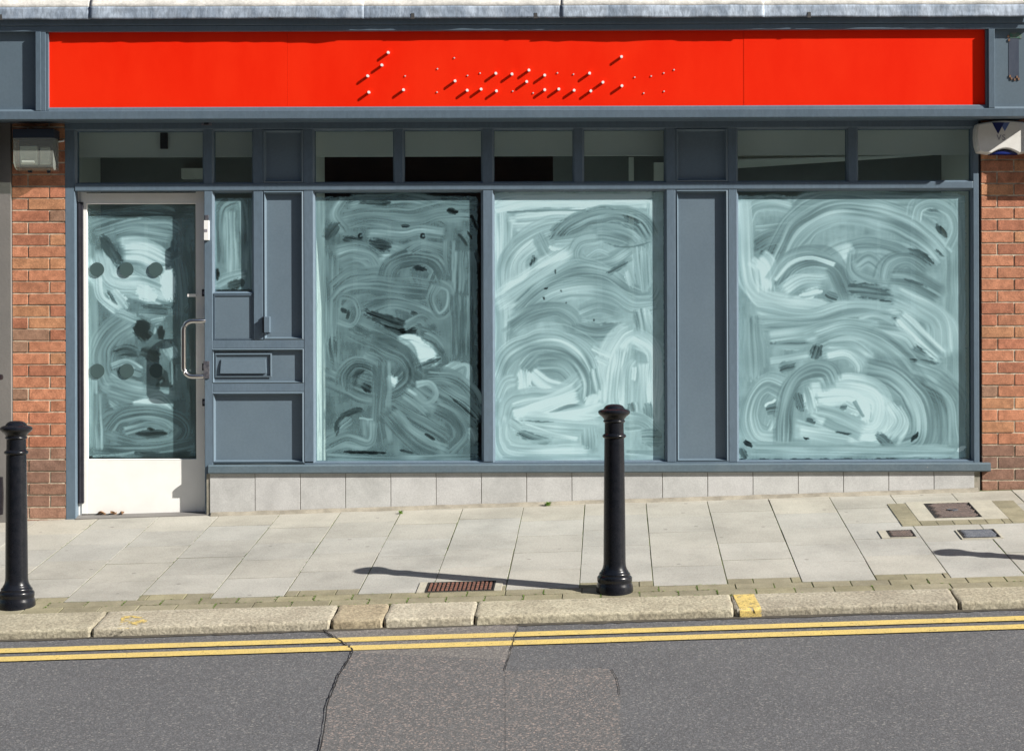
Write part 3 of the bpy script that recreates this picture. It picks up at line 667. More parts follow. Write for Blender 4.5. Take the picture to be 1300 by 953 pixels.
# middle window
c = Canvas(24, 1222, 12, 1895, 3.7); c.fill(30, 1215, 22, 1880, .58)
paint(c, [([(60, 700), (90, 900), (60, 1350)], 90, .62), ([(40, 120), (120, 75), (400, 60), (1150, 80)], 76, .85), ([(50, 160), (300, 105), (700, 100), (1130, 115)], 66, .80), ([(70, 150), (72, 750)], 96, .74), ([(180, 215), (500, 190), (800, 160), (1100, 150)], 96, .72, .22),
 ([(130, 162), (400, 150), (700, 152)], 14, .36, .1), ([(140, 220), (142, 560)], 64, .66), ([(1130, 90), (1125, 420)], 70, .62),
 ([(110, 730), (120, 520), (220, 380), (400, 280), (570, 260)], 120, .62), ([(195, 660), (210, 500), (340, 380)], 96, .70), ([(330, 310), (420, 470), (520, 430)], 70, .5), ([(320, 460), (305, 590)], 50, .28), ([(420, 400), (520, 410)], 40, .85),
 ([(480, 345), (560, 262), (720, 190), (900, 170), (1060, 220), (1150, 350)], 132, .42, .22), ([(450, 370), (600, 350), (800, 300), (960, 310), (1050, 370)], 76, .47, .2), ([(930, 182), (1050, 240)], 26, .18, .1), ([(720, 330), (800, 320), (930, 350), (1010, 390)], 90, .44),
 ([(770, 350), (640, 380), (605, 470), (680, 545), (860, 520), (1000, 440)], 112, .45, .2), ([(680, 480), (760, 430), (840, 455)], 54, .5), ([(800, 368), (900, 402), (1000, 402), (1130, 368)], 14, .33, .05),
 ([(100, 770), (300, 640), (480, 520), (600, 450)], 170, .74, .22), ([(205, 830), (400, 680), (600, 590), (800, 600), (960, 700), (1100, 740), (1160, 650)], 150, .47), ([(1060, 400), (1085, 720)], 130, .62), ([(960, 560), (1000, 690)], 60, .66), ([(820, 590), (970, 510)], 46, .32),
 ([(260, 890), (430, 740), (650, 690), (850, 720), (1000, 810), (1165, 800)], 120, .52), ([(140, 960), (300, 860), (480, 830), (600, 900), (625, 1010)], 120, .47), ([(620, 865), (760, 820), (900, 855)], 80, .52), ([(640, 905), (800, 912), (950, 870)], 40, .66), ([(590, 965), (760, 1000), (920, 975)], 120, .40),
 ([(1060, 830), (1090, 1000)], 150, .55), ([(50, 1330), (130, 1150), (300, 1060), (480, 1050), (620, 1130), (700, 1260), (730, 1420)], 150, .56, .22), ([(220, 1240), (330, 1140), (480, 1140), (600, 1210), (665, 1330), (660, 1470)], 90, .5, .24),
 ([(340, 1225), (500, 1230), (590, 1320)], 96, .42), ([(240, 1240), (262, 1420)], 100, .85, .18), ([(290, 1260), (400, 1350), (560, 1390)], 90, .74, .25), ([(60, 1450), (110, 1330), (190, 1300)], 70, .66),
 ([(120, 1650), (160, 1500), (280, 1450), (430, 1450), (560, 1400), (640, 1335)], 104, .60), ([(170, 1580), (400, 1505), (620, 1430)], 104, .86, .14), ([(420, 1560), (560, 1510), (670, 1520)], 42, .38), ([(680, 1530), (750, 1420)], 100, .9, .14),
 ([(200, 1590), (450, 1575), (700, 1525), (800, 1500)], 76, .80), ([(230, 1610), (450, 1640), (760, 1660)], 96, .66), ([(200, 1680), (300, 1720), (440, 1755)], 66, .30), ([(140, 1600), (230, 1660)], 70, .6), ([(250, 1632), (450, 1695), (620, 1730)], 28, .86), ([(220, 1600), (450, 1610)], 12, .3),
 ([(80, 1620), (90, 1760), (200, 1835), (700, 1840)], 120, .72), ([(90, 1865), (400, 1868), (790, 1862)], 50, .62), ([(690, 1650), (700, 1800)], 120, .6),
 ([(830, 1490), (850, 1200), (930, 1040), (1010, 990)], 124, .80, .2), ([(1000, 1010), (1110, 1080), (1150, 1200), (1130, 1600)], 120, .78, .2), ([(925, 1110), (885, 1400), (900, 1520)], 104, .74, .22), ([(960, 1490), (970, 1260), (1010, 1180)], 80, .58), ([(1060, 1200), (1060, 1540)], 84, .66), ([(1010, 1230), (1000, 1330)], 30, .85),
 ([(715, 1095), (860, 1160)], 44, .82), ([(740, 1160), (840, 1215)], 60, .78), ([(730, 1240), (760, 1400)], 84, .72, .22), ([(990, 1480), (1010, 1570)], 90, .45, .25), ([(1100, 1480), (1120, 1600)], 90, .5, .25), ([(940, 1560), (1080, 1590), (1190, 1690)], 60, .50), ([(940, 1660), (1060, 1655)], 60, .6), ([(1060, 1720), (1200, 1720)], 150, .45), ([(940, 1830), (1200, 1840)], 80, .5)])
for q in ([(500, 700), (505, 715)], [(536, 784), (540, 788)], [(462, 555), (466, 590)], [(375, 750), (395, 765)], [(730, 900), (730, 915)], [(385, 695), (415, 680)]): c.stroke(q, 11, .05, .03, 1)
c.mesh('whitewash', WIN[1], conv_for(5.448, 620, 240, GY), GY)
# right window
c = Canvas(22, 1262, 14, 1458, 2.9); c.fill(28, 1240, 40, 1440, .50)
paint(c, [([(330, 95), (420, 55), (700, 45), (1220, 55)], 64, .50), ([(320, 115), (700, 110), (980, 120)], 64, .48), ([(1180, 60), (1190, 600)], 110, .50), ([(160, 56), (310, 55)], 22, .12, .1), ([(90, 175), (120, 110), (220, 90), (320, 112)], 62, .56), ([(120, 210), (330, 190)], 36, .44),
 ([(110, 300), (200, 250), (310, 240)], 70, .36), ([(140, 345), (290, 320)], 54, .12, .15), ([(190, 400), (260, 390)], 50, .42), ([(60, 60), (70, 200), (80, 420), (110, 530), (200, 590), (400, 620), (520, 640)], 76, .76, .14),
 ([(240, 470), (330, 270), (430, 180), (560, 130), (720, 140), (900, 190), (1040, 280), (1130, 380)], 150, .50, .2), ([(480, 400), (560, 340), (700, 300), (850, 320), (960, 380)], 96, .44), ([(480, 400), (560, 350), (650, 320)], 76, .82, .2),
 ([(980, 180), (1000, 110), (1080, 90), (1170, 140), (1190, 230), (1150, 330)], 62, .56), ([(1030, 130), (1110, 150)], 60, .36), ([(1090, 190), (1145, 265)], 34, .10, .1), ([(940, 315), (1075, 410)], 46, .10, .15), ([(1080, 330), (1130, 370)], 16, .15),
 ([(130, 380), (180, 430), (190, 560)], 90, .86, .15), ([(245, 545), (320, 430), (440, 390), (560, 440), (630, 600)], 112, .42, .2), ([(225, 490), (310, 400), (420, 372), (550, 410)], 24, .86, .1), ([(280, 560), (380, 500), (500, 500)], 84, .66, .25), ([(350, 570), (480, 545)], 50, .85, .2), ([(500, 560), (560, 590)], 70, .4),
 ([(635, 340), (640, 440), (720, 490), (830, 505)], 60, .50), ([(660, 410), (730, 370), (810, 430)], 64, .5), ([(610, 540), (860, 565)], 96, .32), ([(820, 500), (850, 410), (940, 385), (1040, 450)], 96, .42), ([(830, 500), (960, 520), (1110, 610)], 96, .45), ([(910, 480), (1040, 530)], 18, .28),
 ([(780, 600), (870, 618)], 22, .08, .1), ([(120, 640), (400, 690), (600, 640), (870, 650)], 96, .62), ([(1190, 560), (1190, 1300)], 110, .50, .12), ([(800, 690), (890, 700)], 22, .08, .08), ([(160, 740), (450, 725), (640, 675), (860, 690)], 70, .5), ([(670, 700), (760, 680), (870, 725)], 40, .56),
 ([(860, 570), (1000, 640), (1100, 720), (1115, 880)], 120, .62), ([(880, 680), (1000, 800), (1110, 900)], 96, .62, .3), ([(100, 680), (110, 1030)], 150, .50, .1), ([(200, 830), (430, 820)], 76, .42), ([(190, 790), (400, 760), (560, 720), (760, 730)], 66, .56),
 ([(760, 790), (900, 850), (1080, 930)], 90, .30), ([(740, 770), (900, 800), (960, 860)], 60, .56), ([(440, 810), (600, 760), (750, 790), (880, 880), (970, 990)], 112, .55, .2), ([(500, 850), (640, 860), (740, 930)], 70, .62), ([(460, 830), (430, 910)], 66, .22, .12), ([(195, 925), (410, 888)], 44, .62), ([(250, 965), (340, 935)], 56, .30),
 ([(940, 915), (1100, 935)], 24, .04, .06), ([(500, 905), (600, 890), (660, 940), (665, 990)], 60, .72, .2), ([(960, 950), (1100, 1010), (1200, 1140)], 84, .60), ([(1000, 1050), (1130, 1150), (1150, 1370)], 130, .42), ([(690, 960), (850, 1000), (970, 1120), (1010, 1250), (980, 1360), (840, 1400)], 150, .44, .2),
 ([(450, 1050), (620, 1040), (760, 1080), (800, 1170), (760, 1270), (650, 1260), (450, 1190)], 110, .86, .15), ([(600, 1130), (700, 1190)], 110, .7, .25), ([(450, 1115), (620, 1110), (700, 1160), (705, 1235)], 56, .85, .2), ([(645, 1130), (700, 1225)], 24, .35), ([(570, 1165), (610, 1165)], 30, .35), ([(450, 1180), (560, 1210), (700, 1280)], 70, .62), ([(830, 1150), (880, 1240), (830, 1320)], 70, .76, .25),
 ([(270, 1070), (180, 1040), (110, 1110), (85, 1230), (130, 1330), (250, 1345)], 104, .56, .22), ([(180, 1180), (240, 1170)], 80, .30), ([(170, 1160), (230, 1120)], 16, .85), ([(190, 1290), (230, 1220)], 50, .7), ([(270, 1360), (280, 1180), (330, 1030), (420, 970), (500, 980), (535, 1050)], 92, .42, .2),
 ([(340, 1090), (370, 1190)], 64, .24, .2), ([(390, 1060), (430, 1200)], 60, .72, .2), ([(390, 1235), (440, 1250)], 40, .28), ([(350, 1290), (480, 1310), (640, 1335)], 70, .66, .2), ([(480, 1240), (690, 1330)], 60, .5), ([(540, 1295), (640, 1310)], 12, .1), ([(760, 1310), (860, 1390)], 60, .34),
 ([(110, 1385), (700, 1400), (1190, 1410)], 60, .56), ([(60, 1345), (105, 1375)], 30, .1), ([(950, 1350), (988, 1300)], 24, .06, .05), ([(375, 1325), (410, 1335)], 14, .05), ([(1195, 1400), (1240, 1378)], 26, 1.0, .05), ([(40, 1380), (70, 1440)], 40, .2)])
c.mesh('whitewash', WIN[2], conv_for(4.194, 930, 240, GY), GY)
# door glass
c = Canvas(58, 808, 48, 1806, 3.7); c.fill(60, 805, 60, 1790, .38)
paint(c, [([(60, 80), (800, 85)], 90, .17, .1), ([(110, 260), (350, 190), (600, 170), (700, 210)], 140, .38), ([(60, 130), (400, 120), (800, 140)], 70, .26), ([(90, 320), (95, 1000), (90, 1760)], 80, .50, .1), ([(250, 280), (400, 250), (640, 280)], 90, .5),
 ([(160, 400), (200, 560), (300, 610), (450, 620), (640, 700)], 170, .76), ([(300, 390), (450, 400), (610, 480)], 130, .86), ([(610, 480), (640, 730)], 120, .95, .08), ([(400, 640), (540, 700)], 110, .92, .12), ([(220, 650), (330, 780)], 100, .84), ([(190, 640), (270, 750)], 26, .28), ([(380, 490), (460, 540)], 60, .7),
 ([(150, 270), (230, 380), (300, 490)], 96, .20, .06), ([(130, 550), (150, 690), (270, 790)], 60, .84), ([(700, 330), (740, 700), (720, 1000)], 130, .40), ([(740, 800), (800, 720)], 60, .5), ([(640, 420), (700, 380)], 80, .25), ([(420, 790), (620, 800)], 100, .40),
 ([(430, 755), (640, 770)], 40, .12), ([(360, 850), (220, 950), (150, 1080), (180, 1250), (270, 1360)], 136, .5), ([(260, 800), (420, 860)], 90, .6), ([(390, 890), (490, 980)], 120, .01, .02), ([(400, 860), (500, 900)], 70, .03, .03), ([(570, 890), (570, 990)], 56, .01, .02), ([(500, 860), (600, 840)], 60, .45, .25), ([(530, 900), (525, 960)], 20, .8),
 ([(240, 1080), (330, 1060), (440, 1100)], 84, .20), ([(430, 1060), (560, 1110)], 110, .14, .1), ([(600, 1000), (660, 1120)], 90, .6), ([(540, 1190), (610, 1280), (520, 1340)], 90, .07, .08), ([(640, 1130), (650, 1320)], 70, .42), ([(220, 1170), (330, 1140), (440, 1200)], 50, .7), ([(220, 1210), (330, 1280), (450, 1310)], 64, .60), ([(330, 1200), (440, 1240)], 80, .5, .3),
 ([(190, 1340), (400, 1400), (650, 1420)], 120, .48), ([(370, 1440), (540, 1420), (640, 1490)], 56, .82), ([(200, 1400), (330, 1500)], 60, .6), ([(200, 1620), (290, 1520), (480, 1490), (640, 1530), (725, 1610), (640, 1700), (400, 1720), (220, 1680)], 124, .40), ([(310, 1620), (500, 1580), (630, 1630)], 60, .42), ([(390, 1640), (610, 1635)], 56, .12), ([(470, 1605), (525, 1612)], 22, .02, .03),
 ([(100, 1745), (500, 1750), (800, 1700)], 90, .34), ([(90, 1795), (240, 1785), (390, 1762)], 16, .7), ([(380, 1780), (600, 1790), (800, 1775)], 50, .08, .1), ([(130, 1350), (140, 1750)], 70, .46), ([(780, 300), (790, 1700)], 50, .15, .15)])
c.mesh('whitewash', dr, conv_for(5.448, 100, 250, .1, 180), .1005, .84)
c = Canvas(918, 1222, 8, 650, 4.6); c.fill(930, 1212, 8, 640, .38)
paint(c, [([(1060, 30), (985, 120), (985, 480)], 100, .38), ([(1050, 90), (1060, 540)], 90, .42), ([(1040, 30), (1130, 60), (1150, 520)], 84, .40), ([(950, 610), (1030, 570), (1160, 540)], 60, .5), ([(955, 490), (960, 580)], 40, .08), ([(1030, 620), (1150, 590)], 70, .08, .12), ([(1190, 20), (1195, 640)], 50, .4)])
c.mesh('whitewash', WIN[3], conv_for(5.448, 100, 250, GY, 296), GY)

# ================================================================== THINGS ON THE WALLS
# alarm box
ax, az = X(1277, -.09), Z(174, -.09, 1277); aw, ah = X(687, -.09), 21.5 / F * (D - .09)
al = empty('alarm_box', (ax, -.0, az), 'off-white burglar alarm box with a dark blue triangle, on the brick under the fascia', 'alarm box')
def outline(k=1.0):
    pts = []
    for i in range(14): u = i / 13; pts.append((-aw * .94 + 2 * aw * .94 * u, ah * (.80 + .20 * math.sin(math.pi * u))))
    pts += [(aw * .985, ah * .5), (aw, 0), (aw * .97, -ah * .5)]
    for i in range(5): u = i / 4; pts.append((aw * (.90 - .36 * u), -ah * (.88 + .10 * u)))
    for i in range(11): u = i / 10; pts.append((aw * (.50 - 1.0 * u), -ah * (.98 - .30 * math.sin(math.pi * u))))
    for i in range(5): u = i / 4; pts.append((-aw * (.54 + .36 * u), -ah * (.98 - .10 * u)))
    pts += [(-aw * .97, -ah * .5), (-aw, 0), (-aw * .985, ah * .5)]
    return [(ax + p[0] * k, az + p[1] * k) for p in pts]
m_ = MB(); m_.prism(outline(), -.075, .004); m_.build('alarm_cover', M['alarm'], al, bevel=.006)
m_ = MB(); m_.prism(outline(.955), -.088, -.07); m_.build('alarm_front', M['alarm'], al, bevel=.006)
m_ = MB(); m_.grid(lambda u, v: (ax + aw * .50 * math.cos(math.pi * u) * math.cos(v * 1.57), -.045 - .032 * math.sin(v * 1.57), az - ah * .99 + ah * .28 * math.sin(math.pi * u) * math.cos(v * 1.57)), 20, 6)
m_.box(ax - aw * .48, ax + aw * .48, -.05, -.005, az - ah * 1.02, az - ah * .78); m_.build('strobe_light', M['dome'], al, smooth=True)
def tri(name, px, w, h, m, yy):
    x = X(px, -.09); z = Z(155.5, -.09, 1277); m_ = MB()
    m_.prism([(x - w, z), (x + w, z), (x, z - h)], yy, yy + .002); m_.build(name, M[m], al)
tri('blue_triangle', 1276.5, .033, .058, 'blue', -.0888); tri('navy_triangle', 1268, .040, .076, 'navy', -.0900)
cu = bpy.data.curves.new('txt', 'FONT'); cu.body = 'VS'; cu.size = .052; cu.extrude = .0008; cu.space_character = 1.15
to = bpy.data.objects.new('txt', cu); COL.objects.link(to); bpy.context.view_layer.update()
me = bpy.data.meshes.new_from_object(to); bpy.data.objects.remove(to); me.materials.append(M['greytext'])
to = bpy.data.objects.new('lettering', me); COL.objects.link(to); to.parent = al; to.rotation_euler = (R(90), 0, 0); to.location = Vector((X(1266, -.09), -.0892, Z(178, -.09, 1277))) - parent_world(al)
# wall light
lx0, lx1, lzt, lzm, lzb = X(16.5, -.15), X(69, -.15), Z(163.5, -.15, 45), Z(175.3, -.15, 45), Z(215, -.15, 45)
wl = empty('wall_light', ((lx0 + lx1) / 2, 0, lzm), 'square glass-fronted bulkhead light high on the brick pier left of the door', 'wall light')
m_ = MB(); m_.box(lx0, lx1, -.15, .0, lzm, lzt); m_.box(lx0 + .01, lx1 - .01, -.03, .004, lzb + .02, lzm); m_.build('lamp_housing', M['housing'], wl, bevel=.004)
m_ = MB(); xm = (lx0 + lx1) / 2
prof = [(0, .0), (.05, .0), (.78, .0), (.92, .012), (1.0, .05)]
def lensf(u, v):
    t, yo = prof[round(v * 4)]; z = lzm + (lzb - lzm) * t; ins = .0 if t < .8 else (t - .8) * .09
    s_ = -1 + 2 * u; x = xm + (lx1 - lx0) / 2 * (1 - ins * 3) * max(-1, min(1, s_ * 1.12)); e = max(0, abs(s_) - .86) / .14
    return (x, -.148 + yo + e * .13, z)
m_.grid(lensf, 28, 4); m_.quad((lx0 + .01, -.10, lzb), (lx1 - .01, -.10, lzb), (lx1 - .01, -.01, lzb), (lx0 + .01, -.01, lzb)); m_.build('lens', M['lens'], wl, smooth=True)
m_ = MB(); m_.hexa([(lx0 + .03, -.07, lzb + .04), (lx0 + .14, -.07, lzb + .04), (lx0 + .14, -.035, lzb + .04), (lx0 + .03, -.035, lzb + .04), (lx0 + .03, -.09, lzm - .045), (lx0 + .14, -.09, lzm - .045), (lx0 + .14, -.035, lzm - .045), (lx0 + .03, -.035, lzm - .045)])
m_.box(lx0 + .155, lx1 - .05, -.06, -.035, lzb + .04, lzm - .05); m_.build('reflector', M['reflector'], wl, bevel=.004)
m_ = MB(); m_.tube([(lx0 + .05, -.10, lzb + .055), (lx0 + .13, -.10, lzb + .055)], .011); m_.build('bulb', M['plastic'], wl, smooth=True)
m_ = MB(); m_.tube([(lx1 - .004, -.02, lzm - .01), (lx1 + .03, -.012, lzm - .004), (X(82), -.01, lzm + .002)], .006); m_.build('cable', M['plastic'], wl, smooth=True)
m_ = MB(); m_.box(lx0 + .075, lx0 + .10, -.06, -.04, lzb - .012, lzb + .004); m_.box(lx1 - .07, lx1 - .05, -.06, -.04, lzb - .014, lzb + .004); m_.build('catch', M['housing'], wl)
# drainpipe at the left edge
cx = X(-13, -.1)
dp = empty('drainpipe', (cx, -.1, gz(cx, -.1)), 'black cast drainpipe just entering the left edge beside the grey pier', 'drainpipe')
m_ = MB(); m_.tube([(cx, -.1, gz(cx, 0) + .02), (cx, -.1, Z(150))], .05, 24); m_.build('pipe', M['cast'], dp, smooth=True)
for a, b in ((474, 483), (604, 654)):
    m_ = MB(); za, zb3 = Z(b, -.1, 0), Z(a, -.1, 0); m_.lathe([(.05, za), (.082, za + .006), (.086, (za + zb3) / 2), (.082, zb3 - .008), (.05, zb3)], 28, (cx, -.1, 0)); m_.build('pipe_collar', M['cast'], dp, smooth=True)

# ================================================================== STREET
def stru(mb, name, m, **k): return tag(mb.build(name, M[m], None, **k), kind='structure')
# pavement slabs
sb = MB(); bed = MB()
U0, W = .479, .4016
bed.grid(lambda u, v: (lambda x, y: (x, y, gz(x, y) - .0028))(*xy(-12 + 24 * u, -2.30 + 2.5 * v)), 8, 2); stru(bed, 'pavement_bed', 'joint')
COVERS = []
for k in range(-29, 30):
    ua, ub = U0 + (k - 1) * W, U0 + k * W
    v0 = -2.072 if k % 2 == 0 else -1.972
    r = 0; v = v0
    while v < -.02:
        v1 = min(v + W, .03)
        if v < -.3 or True:
            q = random.uniform(.94, 1.05) * (1.04 if v > -.5 else 1); warm = random.uniform(-.012, .012) + (.02 if v > -.5 else 0)
            sb.tone = (q * (1 + warm), q, q * (1 - warm * 2))
            g = .0026; gv = .0034; du = random.uniform(-.0012, .0012); t1, t2, t3 = [random.uniform(-.0011, .0011) for _ in range(3)]
            c4_ = []
            for (uu, vv, tt) in ((ua + g, v + gv, t1), (ub - g, v + gv, t2), (ub - g, v1 - gv, t3), (ua + g, v1 - gv, t1 + t3 - t2)):
                x, y = xy(uu + du, vv); c4_.append((x, y, gz(x, y) + tt))
            sb.hexa([(p[0], p[1], p[2] - .03) for p in c4_] + c4_)
        v = v1; r += 1
stru(sb, 'pavement', 'slab', bevel=.0014)
# block strip
bb = MB()
for row in range(3):
    va = -2.283 + row * .1035; u = -12 + (row % 2) * .104
    while u < 12:
        ub = u + .2065
        if row == 2:
            k = math.floor((u - U0) / W) + 1
            # only where the slab course is set back
            segs = []
            uu = u
            while uu < ub - 1e-6:
                kk = math.floor((uu - U0) / W + 1e-6) + 1; lim = min(ub, U0 + kk * W)
                if kk % 2: segs.append((uu, lim))
                uu = lim
        else: segs = [(u, ub)]
        for a, b in segs:
            if b - a < .02: continue
            q = random.uniform(.85, 1.15); bb.tone = (q, q, q * random.uniform(.94, 1.05)); tl = random.uniform(-.0015, .002)
            c4_ = []
            for (p, s_) in ((a + .0028, va + .0022), (b - .0028, va + .0022), (b - .0028, va + .1013), (a + .0028, va + .1013)):
                x, y = xy(p, s_); c4_.append((x, y, gz(x, y) + tl))
            bb.hexa([(p[0], p[1], p[2] - .03) for p in c4_] + c4_)
        u = ub
stru(bb, 'block_paving', 'block', bevel=.002)
# cement fillet along the wall foot
ff = MB()
ff.grid(lambda u, v: (lambda x: [(x, -.016, gz(x, 0) + .018 + .004 * noise.noise(Vector((x * 7, 0, 0)))), (x, -.036 - .02 * (noise.noise(Vector((x * 2.2, 4, 0))) + .3), gz(x, -.05) + .0035), (x, -.05 - .03 * (noise.noise(Vector((x * 3, 1, 0))) + .5), gz(x, -.08) - .002)][round(v * 2)])(X(268) + u * (X(1240) - X(268))), 160, 2)
stru(ff, 'cement_fillet', 'fillet', smooth=True)
# kerb
kb = MB()
kj = [-640, -200, 118, 421, 488, 603, 932, 1216, 1520, 1900]
def kback(x): return -2.286 - .017 * x
def kfront(x): return -2.565 - .004 * x
for i, (a, b) in enumerate(zip(kj[:-1], kj[1:])):
    xa, xb = (a - 650) / F * 9.02 + .0035, (b - 650) / F * 9.02 - .0035
    q = random.uniform(.88, 1.1); kb.tone = (q, q * .99, q * (.96 if i % 2 else 1.0))
    if i == 3: kb.tone = (.92, .84, .74)
    n = max(6, int((xb - xa) / .012)); nv = 40; lift = random.uniform(-.004, .004)
    skew = .057
    def kf(u, v, xa=xa, xb=xb, i=i, lift=lift):
        e = min(u, 1 - u) * (xb - xa); rnd = max(0, 1 - e / .012) ** 2
        x = xa + (xb - xa) * u
        yb_, yf = kback(x), kfront(x)
        w = yb_ - yf; t = v
        zt = .0
        if t < .62: y = yb_ - (w - .018) * (t / .62); z = gz(x, y) + .001
        elif t < .85:
            a_ = (t - .62) / .23 * math.pi / 2; y = yf + .018 - .018 * math.sin(a_); z = gz(x, yf + .018) - .018 + .018 * math.cos(a_)
        else: y = yf - .004 * (t - .85); z = gz(x, yf + .018) - .018 - (t - .85) / .15 * .09
        nn = noise.noise(Vector((x * 7, y * 7, i * 5))) * .0028 + noise.noise(Vector((x * 40, y * 40 + z * 40, i))) * (.0012 if t < .55 else .0035)
        if t < .1: nn *= t * 10
        y2 = y + (nn * .8 if t > .6 else 0) + rnd * (.012 if t > .6 else 0)
        z2 = z + nn - rnd * .005 + lift * (1 if t > .1 else 0)
        return (x + skew * (y + 2.42) + noise.noise(Vector((y * 14, i * 3, z * 14))) * .007, y2, z2)
    kb.grid(kf, n, nv)
    for uu in (0, 1):
        row = [kf(uu, j / nv) for j in range(nv + 1)]; row.append((row[-1][0], row[0][1], row[-1][2]))
        kb.quad(*row)
stru(kb, 'kerb', 'kerb', smooth=True)
# road, one wide sheet
rd = MB(); ys = [-2.50, -2.7, -3.0, -3.5, -4.0, -4.5, -5, -5.5, -6, -6.6, -7.2, -8, -9, -10, -12, -14]
rd.grid(lambda u, v: (lambda x, y: (x, y, road_z(x, y)))(-30 + 60 * u, ys[round(v * 15)]), 4, 15); stru(rd, 'road', 'road')
gd = MB(); gd.grid(lambda u, v: (lambda x, y: (x, y, -.75 + SX * max(-60, min(60, x))))(-200 + 400 * u, -200 + 400 * v), 20, 4); stru(gd, 'ground', 'patch2')
fp = MB()
fp.box(-30, 30, -17, -13.9, -2.2, -1.9)
# far footway follows the hill
fw = MB(); fw.hexa([(-30, -17, -1.6 + SX * -30), (30, -17, -1.6 + SX * 30), (30, -13.9, -1.6 + SX * 30), (-30, -13.9, -1.6 + SX * -30)] + [(-30, -17, road_z(-30, -14) + .12), (30, -17, road_z(30, -14) + .12), (30, -13.9, road_z(30, -14) + .12), (-30, -13.9, road_z(-30, -14) + .12)])
stru(fw, 'far_pavement', 'concrete')
# unseen terrace added behind the viewpoint, tall to block sky and deepen the shade
tb = empty('sky_blocker_terrace', (0, -17, -.3), 'unseen brick terrace added across the street to block sky light', 'building')
tz = lambda x: 1.0
m_ = MB(); m_.box(-30, 30, -25, -17, -1.5, 10.6); m_.build('wall', M['farbrick'], tb)
m_ = MB(); m_.hexa([(-30.3, -25.3, 10.6), (30.3, -25.3, 10.6), (30.3, -16.6, 10.6), (-30.3, -16.6, 10.6), (-30.3, -21.2, 13), (30.3, -21.2, 13), (30.3, -20.8, 13), (-30.3, -20.8, 13)]); m_.build('roof', M['housing'], tb)
for i in range(14):
    for zz in (2.0, 5.2):
        x = -26 + i * 4
        m_ = MB(); m_.box(x - .6, x + .6, -17.0, -16.93, zz, zz + 1.6); wo = m_.build('window', M['plastic'], tb)
        m_ = MB(); m_.box(x - .52, x - .03, -16.93, -16.92, zz + .08, zz + 1.52); m_.box(x + .03, x + .52, -16.93, -16.92, zz + .08, zz + 1.52); m_.build('window_pane', M['dome'], wo)
# repair patches and cracks
def rp(px, py, dz_): x, y = RG(px, py); return (x, y, road_z(x, y) + dz_)
cl = [(405, 797), (418, 806), (432, 815), (442, 821), (447, 828), (442, 838), (436, 848), (429, 858), (424, 872), (415, 892), (410, 930), (402, 965)]
cr = [(658, 793), (654, 803), (651, 812), (648, 826), (644, 838), (640, 852)]
pa = MB(); L_ = [rp(px, py, .0035) for px, py in cl]; R_ = [rp(px, py, .0035) for px, py in [(658, 793), (654, 803), (651, 812), (648, 826), (644, 838), (640, 852), (640, 860), (640, 872), (640, 892), (640, 915), (640, 940), (640, 965)]]
for i in range(3): pass
pa2 = MB()
for i in range(len(L_) - 1):
    (pa2 if i < 4 else pa).quad(L_[i], R_[i], R_[i + 1], L_[i + 1])
br_ = [(640, 852.3), (700, 850.5), (760, 849), (775, 851), (782, 862), (786, 885), (784, 925), (790, 965)]
base_ = [(640, 965)]
top = [rp(px, py, .0045) for px, py in br_]
bot = [rp(640 + (px - 640) , 966, .0045) for px, py in br_]
for i in range(len(br_) - 1): pa.quad(top[i], bot[i], bot[i + 1], top[i + 1])
stru(pa2, 'old_road_strip', 'patch2'); stru(pa, 'road_repair', 'patch')
def crackline(mb, pts, w, h=.0088, sub=5):
    Q = []
    for (a, b) in zip(pts[:-1], pts[1:]):
        for k in range(sub):
            t = k / sub; Q.append((a[0] + (b[0] - a[0]) * t + random.uniform(-.9, .9), a[1] + (b[1] - a[1]) * t + random.uniform(-.5, .5)))
    Q.append(pts[-1]); prev = None
    for q in Q:
        ww = w * random.uniform(.5, 1.3); A = rp(q[0] - ww, q[1], h); C_ = rp(q[0] + ww, q[1], h)
        if prev: mb.quad(prev[0], prev[1], C_, A)
        prev = (A, C_)
ck = MB(); crackline(ck, cl, .9); crackline(ck, cr, .55); crackline(ck, [(640, 852), (700, 850.3), (760, 848.8), (775, 850.8), (782, 862), (786, 885)], .45)
stru(ck, 'road_cracks', 'crack')
yl = MB()
for yc in (-2.768, -2.922):
    n = 300
    def lf(u, v, yc=yc):
        x = -14 + 28 * u; e = noise.noise(Vector((x * 6, yc, v * 9))) * .003
        y = yc + (v - .5) * .084 + e; return (x, y, road_z(x, y) + .0065)
    yl.grid(lf, n, 1)
tag(yl.build('yellow_lines', M['yline'], None), kind='structure')
dt = MB()
dt.grid(lambda u, v: (lambda x: (lambda y: (x, y, road_z(x, y) + .003 + .006 * (1 - v)))(kfront(x) + .03 - v * (.045 + .035 * (noise.noise(Vector((x * 3, 2, 2))) + .4) + .02 * noise.noise(Vector((x * 19, 5, 2))))))(-9 + 18 * u), 500, 1)
stru(dt, 'gutter_dirt', 'dirt')
